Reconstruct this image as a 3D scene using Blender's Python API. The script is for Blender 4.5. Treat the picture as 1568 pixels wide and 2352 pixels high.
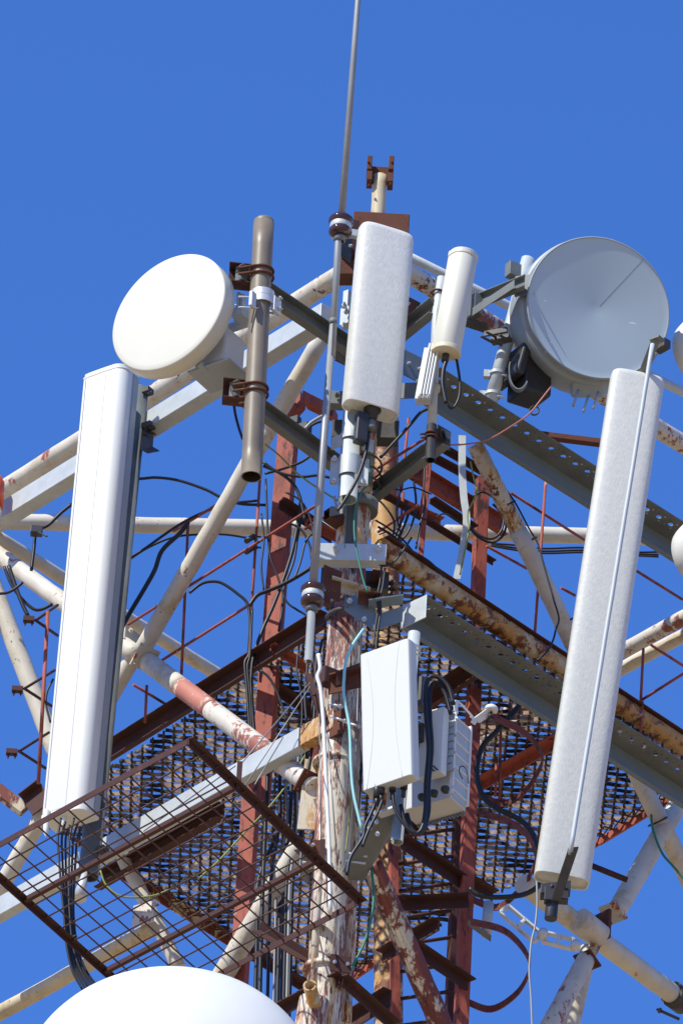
import bpy, bmesh, math, random
from mathutils import Vector, Matrix
random.seed(7)
for o in list(bpy.data.objects): bpy.data.objects.remove(o)
S = bpy.context.scene
COL = S.collection
# ------------------------------------------------------------------ camera
PITCH, ROLL, FPX, Y0 = math.radians(34), math.radians(3.4), 19200.0, 40*math.cos(math.radians(34))
EYE = Vector((0, 0, 1.6))
FWD = Vector((0, math.cos(PITCH), math.sin(PITCH)))
_u = Vector((0, -math.sin(PITCH), math.cos(PITCH))); _r = Vector((1, 0, 0))
UP = (_u*math.cos(ROLL) - _r*math.sin(ROLL)).normalized()
RT = (_r*math.cos(ROLL) + _u*math.sin(ROLL)).normalized()
cam = bpy.data.cameras.new('camera'); co = bpy.data.objects.new('camera', cam); COL.objects.link(co)
cam.sensor_fit = 'HORIZONTAL'; cam.sensor_width = 24; cam.lens = 24*FPX/1568
cam.clip_start = 0.5; cam.clip_end = 6000
m = Matrix((RT, UP, -FWD)).transposed().to_4x4(); m.translation = EYE; co.matrix_world = m
S.camera = co
# ------------------------------------------------------------------ light
SUN_AZ, SUN_EL = math.radians(47), math.radians(47)     # azimuth: to the left of straight behind the camera
sdir = Vector((-math.sin(SUN_AZ)*math.cos(SUN_EL), -math.cos(SUN_AZ)*math.cos(SUN_EL), math.sin(SUN_EL)))
w = bpy.data.worlds.new('World'); S.world = w; w.use_nodes = True
nt = w.node_tree; nt.nodes.clear()
sky = nt.nodes.new('ShaderNodeTexSky'); sky.sky_type = 'NISHITA'; sky.sun_disc = False
sky.sun_elevation = SUN_EL; sky.sun_rotation = math.atan2(sdir.x, sdir.y)
sky.altitude = 900; sky.air_density = 0.7; sky.dust_density = 0.05; sky.ozone_density = 5.0
bg = nt.nodes.new('ShaderNodeBackground'); bg.inputs[1].default_value = 0.15
wo = nt.nodes.new('ShaderNodeOutputWorld')
tint = nt.nodes.new('ShaderNodeMix'); tint.data_type = 'RGBA'; tint.blend_type = 'MULTIPLY'; tint.inputs[0].default_value = 1
# the blue deepens away from the horizon
gtc = nt.nodes.new('ShaderNodeTexCoord'); gsx = nt.nodes.new('ShaderNodeSeparateXYZ'); gmr = nt.nodes.new('ShaderNodeMapRange')
gmr.inputs['From Min'].default_value = 0.05; gmr.inputs['From Max'].default_value = 0.45
gmx = nt.nodes.new('ShaderNodeMix'); gmx.data_type = 'RGBA'; gmx.inputs[6].default_value = (0.42, 0.48, 0.60, 1); gmx.inputs[7].default_value = (0.76, 1.25, 1.92, 1)
nt.links.new(gtc.outputs['Generated'], gsx.inputs[0]); nt.links.new(gsx.outputs[2], gmr.inputs['Value']); nt.links.new(gmr.outputs[0], gmx.inputs[0])
nt.links.new(gmx.outputs[2], tint.inputs[7])
nt.links.new(sky.outputs[0], tint.inputs[6]); nt.links.new(tint.outputs[2], bg.inputs[0]); nt.links.new(bg.outputs[0], wo.inputs[0])
sl = bpy.data.lights.new('sun', 'SUN'); sl.energy = 4.9; sl.angle = math.radians(0.5); sl.color = (1.0, 0.955, 0.83)
so = bpy.data.objects.new('sun', sl); COL.objects.link(so)
so.rotation_euler = sdir.to_track_quat('Z', 'Y').to_euler(); so.location = sdir*60
S.view_settings.view_transform = 'Standard'; S.view_settings.look = 'None'
S.view_settings.exposure = 0.15; S.view_settings.gamma = 1
# ------------------------------------------------------------------ image coordinate helpers: pixels cast out from the camera to 3D points
U = 1/480.0                                              # metres for one image pixel at the tower's distance
def ray(x, y): return FWD + RT*((x-784)/FPX) + UP*((1176-y)/FPX)
def P(x, y, yy=0.0):                                     # the point standing yy metres behind the near leg
    d = ray(x, y); return EYE + d*((Y0+yy)/d.y)
def lev(z, x, y):                                        # the point at height z
    d = ray(x, y); return EYE + d*((z-EYE.z)/d.z)
def reg(x0, y0, s):
    a, b, k = x0/1.7417, y0/1.7417, s/1568/1.7417
    return lambda x, y: (a+k*x, b+k*y)
rA, rB, rC, rD, rE = reg(400,800,900), reg(1200,600,900), reg(1831,850,900), reg(0,1400,900), reg(850,1400,900)
rF, rG, rH, rI, rJ = reg(1350,1500,650), reg(1831,1650,900), reg(0,2200,900), reg(800,2200,700), reg(1200,2200,700)
rK, rL, rM, rN, rO, rQ = reg(1300,2800,700), reg(1831,2500,900), reg(0,3000,900), reg(700,2950,800), reg(1100,3396,700), reg(1831,3196,900)
LF = lambda x: (845-x)*U*1.12                            # left tower face
RF = lambda x: (x-845)*U*1.12                            # right tower face
# ------------------------------------------------------------------ object helpers
def nb(): return bmesh.new()
def thing(name, label, cat, loc, group=None):
    o = bpy.data.objects.new(name, None); COL.objects.link(o); o.empty_display_size = 0.1
    o.location = loc; o['label'] = label; o['category'] = cat
    if group: o['group'] = group
    return o
def root_loc(o):
    v = Vector((0, 0, 0))
    while o: v += o.location; o = o.parent
    return v
def obj(name, bm, mat, parent=None, loc=None, label=None):
    base = root_loc(parent) if parent else (Vector(loc) if loc is not None else Vector((0, 0, 0)))
    bmesh.ops.translate(bm, verts=bm.verts, vec=-base)
    me = bpy.data.meshes.new(name); bm.to_mesh(me); bm.free()
    o = bpy.data.objects.new(name, me); COL.objects.link(o); me.materials.append(mat)
    if parent: o.parent = parent
    else: o.location = base
    if label: o['label'] = label
    return o
def single(name, bm, mat, label, cat, loc, group=None):
    o = obj(name, bm, mat, None, loc); o['label'] = label; o['category'] = cat
    if group: o['group'] = group
    return o
def perp(d):
    a = Vector((0, 0, 1)) if abs(d.z) < 0.9 else Vector((0, 1, 0))
    s = d.cross(a).normalized(); return s, s.cross(d).normalized()
def smooth_pts(pts, n=6):
    if len(pts) < 3: return pts
    out = []; q = [pts[0]*2-pts[1]] + list(pts) + [pts[-1]*2-pts[-2]]
    for i in range(1, len(q)-2):
        a, b, c, d = q[i-1:i+3]
        for k in range(n):
            t = k/n
            out.append(0.5*((2*b)+(c-a)*t+(2*a-5*b+4*c-d)*t*t+(3*b-a-3*c+d)*t**3))
    out.append(pts[-1]); return out
def tube(bm, pts, r, seg=16, cap=True, inner=0.0, rr=None):
    """swept tube, parallel-transported; inner>0 makes it an open pipe of that wall"""
    pts = [Vector(p) for p in pts]; n = len(pts)
    d0 = (pts[1]-pts[0]).normalized(); s, t = perp(d0); rings = []; irings = []
    for i, p in enumerate(pts):
        d = (pts[min(i+1, n-1)]-pts[max(i-1, 0)]).normalized()
        s = (s - d*s.dot(d)).normalized(); t = s.cross(d).normalized()
        R = rr[i] if rr else r
        rings.append([bm.verts.new(p+(s*math.cos(a)+t*math.sin(a))*R) for a in [2*math.pi*k/seg for k in range(seg)]])
        if inner: irings.append([bm.verts.new(p+(s*math.cos(a)+t*math.sin(a))*(R-inner)) for a in [2*math.pi*k/seg for k in range(seg)]])
    def skin(rs, flip):
        for i in range(n-1):
            for k in range(seg):
                k2 = (k+1) % seg
                q = (rs[i][k], rs[i][k2], rs[i+1][k2], rs[i+1][k])
                f = bm.faces.new(q if flip else q[::-1]); f.smooth = True
    skin(rings, True)
    if inner:
        skin(irings, False)
        for rg, ig in ((rings[0], irings[0]), (rings[-1], irings[-1])):
            for k in range(seg): bm.faces.new((rg[k], rg[(k+1) % seg], ig[(k+1) % seg], ig[k]))
    elif cap:
        bm.faces.new(rings[0][::-1]); bm.faces.new(rings[-1])
    return bm
def prism(bm, p0, p1, prof, side, up, smooth=False):
    """sweep a closed profile [(a,b)..] in axes side/up from p0 to p1"""
    p0, p1 = Vector(p0), Vector(p1)
    A = [bm.verts.new(p0+side*a+up*b) for a, b in prof]; B = [bm.verts.new(p1+side*a+up*b) for a, b in prof]
    n = len(prof)
    for k in range(n):
        f = bm.faces.new((A[k], A[(k+1) % n], B[(k+1) % n], B[k])); f.smooth = smooth
    bm.faces.new(A[::-1]); bm.faces.new(B)
    return bm
def box(bm, c, ax, ay, az, sx, sy, sz):
    c = Vector(c); h = [(-1,-1),(1,-1),(1,1),(-1,1)]
    prism(bm, c-az*sz/2, c+az*sz/2, [(a*sx/2, b*sy/2) for a, b in h], ax, ay); return bm
def bevel(bm, w=0.003, seg=2, ang=0.6):
    bmesh.ops.remove_doubles(bm, verts=bm.verts, dist=1e-6)
    bmesh.ops.recalc_face_normals(bm, faces=bm.faces)
    es = [e for e in bm.edges if len(e.link_faces) == 2 and e.calc_face_angle(0) > ang]
    bmesh.ops.bevel(bm, geom=es, offset=w, segments=seg, profile=0.5, affect='EDGES', clamp_overlap=True)
    return bm
def fix(bm): bmesh.ops.recalc_face_normals(bm, faces=bm.faces); return bm
def lathe(bm, prof, c, axis, seg=48, smooth=True):
    """prof [(r, h)...] about axis at c"""
    c = Vector(c); axis = axis.normalized(); s, t = perp(axis); rings = []
    for r, h in prof:
        if r < 1e-6: rings.append([bm.verts.new(c+axis*h)])
        else: rings.append([bm.verts.new(c+axis*h+(s*math.cos(2*math.pi*k/seg)+t*math.sin(2*math.pi*k/seg))*r) for k in range(seg)])
    for a, b in zip(rings, rings[1:]):
        for k in range(seg):
            k2 = (k+1) % seg
            if len(a) == 1 and len(b) == 1: continue
            if len(a) == 1: vs = (a[0], b[k], b[k2])
            elif len(b) == 1: vs = (a[k], b[0], a[k2])
            else: vs = (a[k], b[k], b[k2], a[k2])
            f = bm.faces.new(vs); f.smooth = smooth
    return bm
def az_frame(deg, tilt=0.0):
    """front normal turned deg to the left of the camera, tilted down by tilt: (right, up, normal)"""
    a = math.radians(deg); t = math.radians(tilt)
    n = Vector((-math.sin(a)*math.cos(t), -math.cos(a)*math.cos(t), -math.sin(t)))
    r = Vector((math.cos(a), -math.sin(a), 0)); return r, r.cross(-n).normalized(), n
def bolt(bm, p, d, r=0.008, h=0.008):
    d = d.normalized(); s, t = perp(d)
    prof = [(r*math.cos(k*math.pi/3), r*math.sin(k*math.pi/3)) for k in range(6)]
    prism(bm, p, p+d*h, prof, s, t); tube(bm, [p+d*h, p+d*(h*1.9)], r*0.5, 8)
def strip(bm, pts, w, th, up=Vector((0, 0, 1)), smooth=True):
    """flat band along pts: w tall along up, th thick"""
    rs = []; n = len(pts)
    for i, p in enumerate(pts):
        d = (pts[min(i+1, n-1)]-pts[max(i-1, 0)]).normalized(); s = d.cross(up).normalized()
        rs.append([bm.verts.new(p+s*a*th/2+up*b*w/2) for a, b in ((-1,-1),(1,-1),(1,1),(-1,1))])
    for a, b in zip(rs, rs[1:]):
        for k in range(4):
            f = bm.faces.new((a[k], a[(k+1) % 4], b[(k+1) % 4], b[k])); f.smooth = False
    bm.faces.new(rs[0][::-1]); bm.faces.new(rs[-1]); return bm
# ------------------------------------------------------------------ materials
def mat(name, col, rough=0.5, metal=0.0, spec=0.5, var=0.08, vscale=6.0, bump=0.0, bscale=60.0, coat=0.0):
    m = bpy.data.materials.new(name); m.use_nodes = True; N = m.node_tree.nodes; Lk = m.node_tree.links
    b = N['Principled BSDF']; b.inputs['Roughness'].default_value = rough; b.inputs['Metallic'].default_value = metal
    b.inputs['Specular IOR Level'].default_value = spec; b.inputs['Coat Weight'].default_value = coat
    tc = N.new('ShaderNodeTexCoord'); nz = N.new('ShaderNodeTexNoise'); nz.inputs['Scale'].default_value = vscale
    nz.inputs['Detail'].default_value = 6; nz.inputs['Roughness'].default_value = 0.65
    Lk.new(tc.outputs['Object'], nz.inputs['Vector'])
    r = N.new('ShaderNodeValToRGB'); r.color_ramp.elements[0].position = 0.3; r.color_ramp.elements[1].position = 0.7
    r.color_ramp.elements[0].color = [c*(1-var) for c in col]+[1]; r.color_ramp.elements[1].color = [min(1, c*(1+var)) for c in col]+[1]
    Lk.new(nz.outputs[0], r.inputs[0]); Lk.new(r.outputs[0], b.inputs['Base Color'])
    if bump:
        n2 = N.new('ShaderNodeTexNoise'); n2.inputs['Scale'].default_value = bscale; n2.inputs['Detail'].default_value = 4
        Lk.new(tc.outputs['Object'], n2.inputs['Vector'])
        bp = N.new('ShaderNodeBump'); bp.inputs['Strength'].default_value = bump; bp.inputs['Distance'].default_value = 0.004
        Lk.new(n2.outputs[0], bp.inputs['Height']); Lk.new(bp.outputs[0], b.inputs['Normal'])
    return m
def painted(name, base, layers, rough=0.55, stretch=(1, 1, 0.35), bump=0.25):
    """paint with chips: layers = [(colour, scale, threshold, softness, detail)], each later one lies over"""
    m = bpy.data.materials.new(name); m.use_nodes = True; N = m.node_tree.nodes; Lk = m.node_tree.links
    b = N['Principled BSDF']; b.inputs['Roughness'].default_value = rough; b.inputs['Specular IOR Level'].default_value = 0.35
    tc = N.new('ShaderNodeTexCoord'); mp = N.new('ShaderNodeMapping'); mp.inputs['Scale'].default_value = stretch
    Lk.new(tc.outputs['Object'], mp.inputs['Vector'])
    n0 = N.new('ShaderNodeTexNoise'); n0.inputs['Scale'].default_value = 9; n0.inputs['Detail'].default_value = 8
    Lk.new(mp.outputs[0], n0.inputs['Vector'])
    r = N.new('ShaderNodeValToRGB'); r.color_ramp.elements[0].position = .35; r.color_ramp.elements[1].position = .65
    r.color_ramp.elements[0].color = [c*0.86 for c in base]+[1]; r.color_ramp.elements[1].color = list(base)+[1]
    Lk.new(n0.outputs[0], r.inputs[0]); cur = r.outputs[0]; last = None
    for i, (c, sc, th, sf, det) in enumerate(layers):
        n = N.new('ShaderNodeTexNoise'); n.inputs['Scale'].default_value = sc; n.inputs['Detail'].default_value = det
        n.inputs['Roughness'].default_value = 0.62
        mp2 = N.new('ShaderNodeMapping'); mp2.inputs['Scale'].default_value = stretch; mp2.inputs['Location'].default_value = (i*3.7+1, i*5.1, i*2.3)
        Lk.new(tc.outputs['Object'], mp2.inputs['Vector']); Lk.new(mp2.outputs[0], n.inputs['Vector'])
        mr = N.new('ShaderNodeMapRange'); mr.inputs['From Min'].default_value = th; mr.inputs['From Max'].default_value = th+sf
        nh = N.new('ShaderNodeTexNoise'); nh.inputs['Scale'].default_value = sc*6; nh.inputs['Detail'].default_value = 6; nh.inputs['Roughness'].default_value = .7
        Lk.new(mp2.outputs[0], nh.inputs['Vector']); cmb = N.new('ShaderNodeMix'); cmb.inputs[0].default_value = .5
        Lk.new(n.outputs[0], cmb.inputs[2]); Lk.new(nh.outputs[0], cmb.inputs[3]); Lk.new(cmb.outputs[0], mr.inputs['Value'])
        mx = N.new('ShaderNodeMix'); mx.data_type = 'RGBA'; mx.inputs[7].default_value = list(c)+[1]
        Lk.new(mr.outputs[0], mx.inputs[0]); Lk.new(cur, mx.inputs[6]); cur = mx.outputs[2]; last = mr.outputs[0]
    Lk.new(cur, b.inputs['Base Color'])
    if last and bump:
        bp = N.new('ShaderNodeBump'); bp.inputs['Strength'].default_value = bump; bp.inputs['Distance'].default_value = 0.002; bp.invert = True
        Lk.new(last, bp.inputs['Height']); Lk.new(bp.outputs[0], b.inputs['Normal'])
    return m
CREAM = (0.66, 0.62, 0.52)
RUSTY = (0.17, 0.055, 0.022); PRIMER = (0.33, 0.085, 0.055); OCHRE = (0.50, 0.27, 0.08)
M = dict(
 cream = painted('cream_paint', CREAM, [((0.50,0.38,0.20), 3, .53, .12, 6), (PRIMER, 7, .61, .02, 8), (RUSTY, 5, .615, .02, 8)], stretch=(1,1,1)),
 cream_chip = painted('chipped_cream_paint', (0.64,0.60,0.50), [((.50,.38,.20), 4, .52, .12, 6), (PRIMER, 4, .57, .03, 10), (RUSTY, 6, .585, .03, 9)], stretch=(1,1,.7)),
 rust_tube = painted('rusted_tube', (0.60,0.54,0.38), [(OCHRE, 4, .42, .1, 9), (RUSTY, 4, .50, .05, 10)], stretch=(.8,.8,.8)),
 leg = painted('leg_paint', (0.68,0.62,0.50), [(OCHRE, 3, .52, .08, 7), ((.30,.12,.085), 4, .51, .04, 10), ((0.12,0.05,0.038), 5, .545, .03, 10)], stretch=(2.6,2.6,.42)),
 leg_ochre = painted('ochre_stained_leg', (0.66,0.60,0.46), [(OCHRE, 3, .46, .08, 8), ((.26,.09,.04), 4, .525, .03, 10), ((.07,.03,.02), 5, .56, .02, 10)], stretch=(2.2,2.2,.6)),
 leg_dark = painted('heavily_flaked_leg', (0.60,0.55,0.46), [((.30,.11,.075), 4, .48, .04, 10), ((0.085,0.036,0.028), 5, .525, .03, 10), (OCHRE, 4, .57, .05, 8)], stretch=(2.6,2.6,.5)),
 heavy = painted('heavily_chipped_cream', (0.66,0.62,0.54), [((.30,.11,.08), 4, .53, .03, 10), (RUSTY, 6, .56, .02, 9)], stretch=(1,1,.7)),
 salmon = painted('salmon_patch', (0.50,0.20,0.15), [((.66,.58,.50), 4, .55, .02, 9)], stretch=(1,1,.7)),
 yellow_cream = painted('yellowed_cream', (0.62,0.54,0.36), [((.45,.30,.12), 3, .52, .12, 6), (RUSTY, 6, .59, .02, 8)], stretch=(1,1,.7)),
 hoop_red = painted('dark_red_band', (0.20,0.055,0.04), [((.06,.025,.02), 5, .50, .08, 8)], rough=.75, stretch=(1,1,1)),
 rust = painted('rust', (0.125,0.045,0.026), [(OCHRE, 9, .60, .1, 8), ((.08,.035,.02), 12, .56, .05, 8)], rough=.85, stretch=(1,1,1)),
 primer = painted('red_primer', (0.38,0.095,0.062), [((.20,.055,.038), 4, .50, .08, 8), ((0.08,.032,.026), 5, .55, .04, 8), ((.50,.28,.20), 6, .60, .03, 8)], rough=.7),
 maroon = painted('shaded_maroon_steel', (0.07,0.028,0.022), [((.15,.045,.03), 5, .56, .1, 7)], rough=.75, stretch=(1,1,1)),  # maroon, darkened further to hold the shade of the low centre steelwork
 rusted_primer = painted('worn_red_paint', (.22,.06,.04), [((.62,.55,.40), 3, .52, .03, 9), ((.09,.03,.02), 5, .54, .05, 8)], stretch=(1,1,.4)),
 galv = mat('galvanised_steel', (0.50,0.54,0.54), .5, .15, var=.12, vscale=9, bump=.1),
 galv_old = mat('weathered_galvanised_steel', (0.165,0.18,0.172), .6, .1, var=.2, vscale=5, bump=.15),
 galv_web = mat('blue_grey_beam_web', (0.175,0.225,0.26), .6, .1, var=.12, vscale=4, bump=.1),
 dark_galv = mat('dark_bracket_steel', (0.075,0.072,0.066), .6, .2, var=.3, vscale=14, bump=.2),
 zinc = mat('bright_zinc', (0.62,0.64,0.64), .4, .3, var=.08, vscale=20),
 taupe = mat('taupe_pipe_paint', (0.205,0.17,0.12), .45, 0, var=.14, vscale=7, bump=.05),
 white = mat('white_radome_plastic', (0.74,0.755,0.71), .42, 0, var=.02, vscale=3),
 soft_white = mat('soft_white_enamel', (0.62,0.64,0.60), .42, 0, var=.02, vscale=3), blue_rod = mat('pale_blue_grey_rod', (0.50,0.55,0.56), .4, 0, var=.05),
 offwhite = mat('off_white_plastic', (0.66,0.65,0.55), .45, 0, var=.02, vscale=3),
 yellowed = mat('yellowed_plastic_cap', (0.66,0.60,0.42), .5, 0, var=.08, vscale=10),
 dishgrey = mat('pale_blue_grey_radome', (0.48,0.52,0.52), .38, 0, var=.03, vscale=3),
 shroud = mat('grey_shroud_paint', (0.33,0.38,0.40), .45, 0, var=.06, vscale=5, bump=.08),
 rru = mat('light_grey_enamel', (0.56,0.56,0.54), .4, .1, var=.04, vscale=6),
 black = mat('black_rubber', (0.014,0.013,0.012), .45, 0, var=.2, vscale=20),
 darkplastic = mat('black_plastic', (0.03,0.03,0.032), .45, 0, var=.2, vscale=20),
 porcelain = mat('brown_porcelain', (0.055,0.020,0.018), .12, 0, var=.1, vscale=8, coat=.5),
 whip = mat('grey_fibreglass_rod', (0.30,0.315,0.32), .45, .1, var=.1, vscale=8),
 whitecable = mat('white_cable', (0.78,0.78,0.74), .5), teal = mat('pale_turquoise_cable', (0.30,0.62,0.62), .5),
 green = mat('green_earth_cable', (0.03,0.20,0.14), .5), yg = mat('yellow_green_earth_wire', (0.24,0.27,0.05), .5),
 wire = mat('steel_wire', (0.25,0.25,0.25), .5, .5), copper = mat('copper_red_cable', (0.42,0.13,0.09), .4),
 orange = mat('orange_lamp_glass', (0.75,0.10,0.02), .2), grate = painted('rusty_bar_with_shade', (0.40,0.29,0.21), [((.025,.017,.013), 2.2, .48, .05, 8)], rough=.8, stretch=(1,1,1)),  # grate: near-black noise patches paint shade onto the tan bars
 mesh_brown = mat('brown_mesh_wire', (0.085,0.042,0.033), .7, .1, var=.25, vscale=12),
 ratten = mat('wire_mesh_steel', (0.03,0.022,0.018), .7, .2, var=.25, vscale=12),
)
def fibreglass(name, base):
    m = mat(name, base, .30, 0, .5, .08, 38, coat=.08); N = m.node_tree.nodes; Lk = m.node_tree.links; b = N['Principled BSDF']
    tc = N.new('ShaderNodeTexCoord'); mp = N.new('ShaderNodeMapping'); mp.inputs['Scale'].default_value = (1, 1, .45)
    mp.inputs['Rotation'].default_value = (0, .5, 0)
    n = N.new('ShaderNodeTexNoise'); n.inputs['Scale'].default_value = 120; n.inputs['Detail'].default_value = 3; n.inputs['Roughness'].default_value = .6
    Lk.new(tc.outputs['Object'], mp.inputs[0]); Lk.new(mp.outputs[0], n.inputs['Vector'])
    bp = N.new('ShaderNodeBump'); bp.inputs['Strength'].default_value = .5; bp.inputs['Distance'].default_value = .0025
    Lk.new(n.outputs[0], bp.inputs['Height']); Lk.new(bp.outputs[0], b.inputs['Normal']); return m
M['fibre'] = fibreglass('mottled_fibreglass', (0.75, 0.755, 0.685))
M['fibre2'] = fibreglass('mottled_fibreglass_grey', (0.66, 0.67, 0.61))
# ------------------------------------------------------------------ ground
g = nb()
for i in range(1): bmesh.ops.create_grid(g, x_segments=8, y_segments=8, size=1500)
go = obj('ground', g, mat('dry_ground', (0.34, 0.24, 0.13), .95, var=.3, vscale=.05)); go['kind'] = 'structure'
# ================================================================== THE LATTICE TOWER
legbase = P(744, 2600, 0)
tower = thing('lattice_tower', 'cream and red rust-stained tubular steel lattice tower carrying all the antennas', 'tower', legbase)
def part(name, mt, pts, r, seg=20, label=None, inner=0, parent=None):
    b = nb(); tube(b, pts, r*U, seg, inner=inner); return obj(name, b, M[mt], parent or tower, label=label)
def jit(a, b, n=14, amp=.0015):                          # slightly uneven hand-painted tube
    return [a.lerp(b, i/n)+Vector([random.uniform(-amp, amp) for _ in range(3)]) for i in range(n+1)]
# near leg and the one far behind it
part('leg', 'leg', jit(P(736, 2480, 0), P(776, 1690, 0), 16), 41, 28, 'cream and red streaked foot of the near leg')
part('leg', 'leg_dark', jit(P(776, 1690, 0), P(801, 1310, 0), 10), 40, 28, 'maroon flaked middle of the near leg')
part('leg', 'leg_ochre', jit(P(801, 1310, 0), P(852, 760, 0), 14), 37, 28, 'ochre rusted upper part of the near leg')
part('side_tube', 'leg', jit(P(792, 2352, .14), P(826, 1560, .14), 14), 15, 18)
b = nb(); prism(b, P(704, 1905, .05), P(722, 1745, .05), [(-.045,0),(.045,0),(.045,.01),(-.045,.01)], Vector((1,0,0)), Vector((0,1,0))); obj('ochre_plate', b, M['leg_ochre'], tower)
part('leg', 'leg', jit(P(852, 760, 0), P(863, 560, 0), 6), 34, 28)
part('leg', 'rust_tube', jit(P(893, 2500, 1.9), P(882, 900, 1.9), 24), 34, 24)
part('leg', 'cream', jit(P(-110, 2500, 2.2), P(-70, 1100, 2.2), 10), 34, 24)
part('leg', 'cream', jit(P(1670, 2500, 1.9), P(1710, 900, 1.9), 10), 34, 24)
# the legs go on down to the ground, out of the photo
for p_, r_ in ((P(736, 2480, 0), 41), (P(893, 2500, 1.9), 34), (P(-110, 2500, 2.2), 34), (P(1670, 2500, 1.9), 34)):
    b = nb(); tube(b, [p_, Vector((p_.x, p_.y, 0))], r_*U, 24); obj('leg', b, M['leg'], tower)
for z_ in (2, 6, 10, 14, 18, 20.5):
    q_ = [Vector((p_.x, p_.y, z_)) for p_ in (P(736, 2480, 0), P(-110, 2500, 2.2), P(893, 2500, 3.6), P(1670, 2500, 1.9))]
    for a_, b_ in zip(q_, q_[1:]+q_[:1]): b = nb(); tube(b, [a_, b_], 22*U, 14); obj('horizontal_tube', b, M['cream'], tower)
# flanges on the near leg
for (x, y, h) in ((741, 2230, 10), (764, 1755, 8)):
    b = nb(); a = P(x, y+h/2, 0); c = P(x+.5, y-h/2, 0); tube(b, [a, c], 46*U, 28); obj('flange', b, M['leg'], tower)
# vertical cover plates running down the near leg
for dx, w0 in ((-26, 10), (16, 9)):
    b = nb(); tube(b, [P(741+dx, 2350, -.065), P(768+dx*.8, 1740, -.065)], w0*U, 10); obj('weld_bead', b, M['leg'], tower)
zt = P(845, 612, 0).z
part('horizontal_tube', 'cream_chip', jit(P(845, 590, 0), lev(P(845,590,0).z, -30, 1150), 26), 24, 22)
part('horizontal_tube', 'heavy', jit(P(880, 590, .02), lev(P(880,590,.02).z, 1640, 1066), 26), 23, 22, 'right hand top tube, cream with brown rust')
part('horizontal_tube', 'galv', [P(900, 570, .5), lev(P(900,570,.5).z, 1600, 916)], 11.5, 18, 'galvanised blue-grey pipe')
part('horizontal_tube', 'cream', jit(P(-25, 1197, 2.15), P(1640, 1238, 2.15), 26), 20, 20)
# rusty centre block and pole on top of the leg
b = nb(); box(b, P(800, 615, -.02), RT, Vector((0,1,0)), Vector((0,0,1)), 44*U, .1, 70*U); bevel(b, .006); obj('junction_block', b, M['rust'], tower)
b = nb(); c = P(874, 532, .02); box(b, c, Vector((1,0,0)), Vector((0,1,0)), Vector((0,0,1)), 132*U, .16, 58*U); bevel(b, .004); obj('head_plate', b, M['rust'], tower)
jb = None; b = nb(); box(b, P(798, 560, -.05), Vector((.9,.3,0)).normalized(), Vector((-.3,.9,0)).normalized(), Vector((0,0,1)), 30*U, .14, 100*U); bevel(b, .003); obj('side_plate', b, M['maroon'], tower)
part('top_pole', 'yellow_cream', jit(P(866, 520, .0), P(872, 405, .0), 6), 17, 22, 'short yellowed pole on top')
cx = Vector((1,0,0)); cy = Vector((0,1,0)); cz = Vector((0,0,1))
tp = nb(); box(tp, P(872, 403, 0), cx, cy, cz, 56*U, .03, 44*U)
box(tp, P(848, 384, -.02), cx, cy, cz, 12*U, .09, 40*U); box(tp, P(898, 384, -.02), cx, cy, cz, 12*U, .09, 40*U)
box(tp, P(848, 412, -.02), cx, cy, cz, 13*U, .08, 26*U); box(tp, P(896, 416, -.02), cx, cy, cz, 13*U, .08, 26*U)
bevel(tp, .003)
for px, py in ((846, 374), (900, 374), (846, 428), (896, 424)): bolt(tp, P(px, py, -.06), -cy, .007, .01)
obj('top_bracket', tp, M['rust'], tower)
# diagonals of the left face
def diag(mt, x0, y0, d0, x1, y1, d1, r, seg=20, label=None): return part('diagonal_brace', mt, jit(P(x0, y0, d0), P(x1, y1, d1), 20), r, seg, label)
diag('cream', 738, 775, LF(738)+.05, 320, 1505, LF(320)+.05, 21)
diag('cream', 318, 1490, LF(320)+.05, -30, 2095, LF(-20)+.05, 20)
def seg(mt, t0, t1, lab=None):
    A0, B0 = P(335, 1518, LF(330)+.04), P(725, 1812, .05); return part('diagonal_brace', mt, jit(A0.lerp(B0, t0), A0.lerp(B0, t1), 8, .0008), 24, 24, lab)
seg('cream', 0, .22); seg('salmon', .22, .40, 'salmon pink patch of the brace'); seg('heavy', .40, 1, 'maroon chipped end of the brace')
diag('cream', -20, 1264, LF(-15)-.05, 318, 1508, LF(318), 22)
part('horizontal_tube', 'cream', jit(P(-25, 1222, 2.2), lev(P(10,1245,2.2).z, 760, 1712), 24), 17, 20)
diag('cream', -30, 1310, 2.3, 135, 1745, 2.3, 23)
part('horizontal_tube', 'yellow_cream', jit(lev(P(350,2132,1.4).z, -30, 2345), P(352, 2132, 1.4), 14), 19, 20, 'ochre-stained low cross tube')
diag('cream', 262, 1930, 2.75, 412, 2225, 2.75, 18)
diag('cream_chip', 692, 1940, .45, 500, 2260, .8, 25)
diag('rusted_primer', 852, 1985, .06, 1040, 2420, .45, 26, 20, 'red brown brace with cream flakes')
diag('leg_ochre', 1090, 1020, RF(1090), 1190, 1220, RF(1190), 20, 20, 'brace with black rust streak at its top')
diag('cream', 1189, 1218, RF(1190), 1600, 2060, RF(1600), 21.5)
diag('cream', 1556, 1850, RF(1556), 1412, 2100, RF(1412), 23)
diag('rust_tube', 1395, 2120, RF(1400), 1350, 2205, RF(1350), 12)
diag('cream_chip', 1345, 2205, RF(1345), 1255, 2372, RF(1255), 22)
part('horizontal_tube', 'cream', jit(P(1200, 2030, .85), lev(P(1200,2030,.85).z, 1600, 2326), 20), 24, 22)
diag('cream', 1352, 2180, 2.4, 1300, 2400, 2.4, 21)
part('horizontal_tube', 'heavy', jit(P(1620, 1392, 1.6), lev(P(1620,1392,1.6).z, 1290, 1572), 12), 19, 20)
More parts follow.
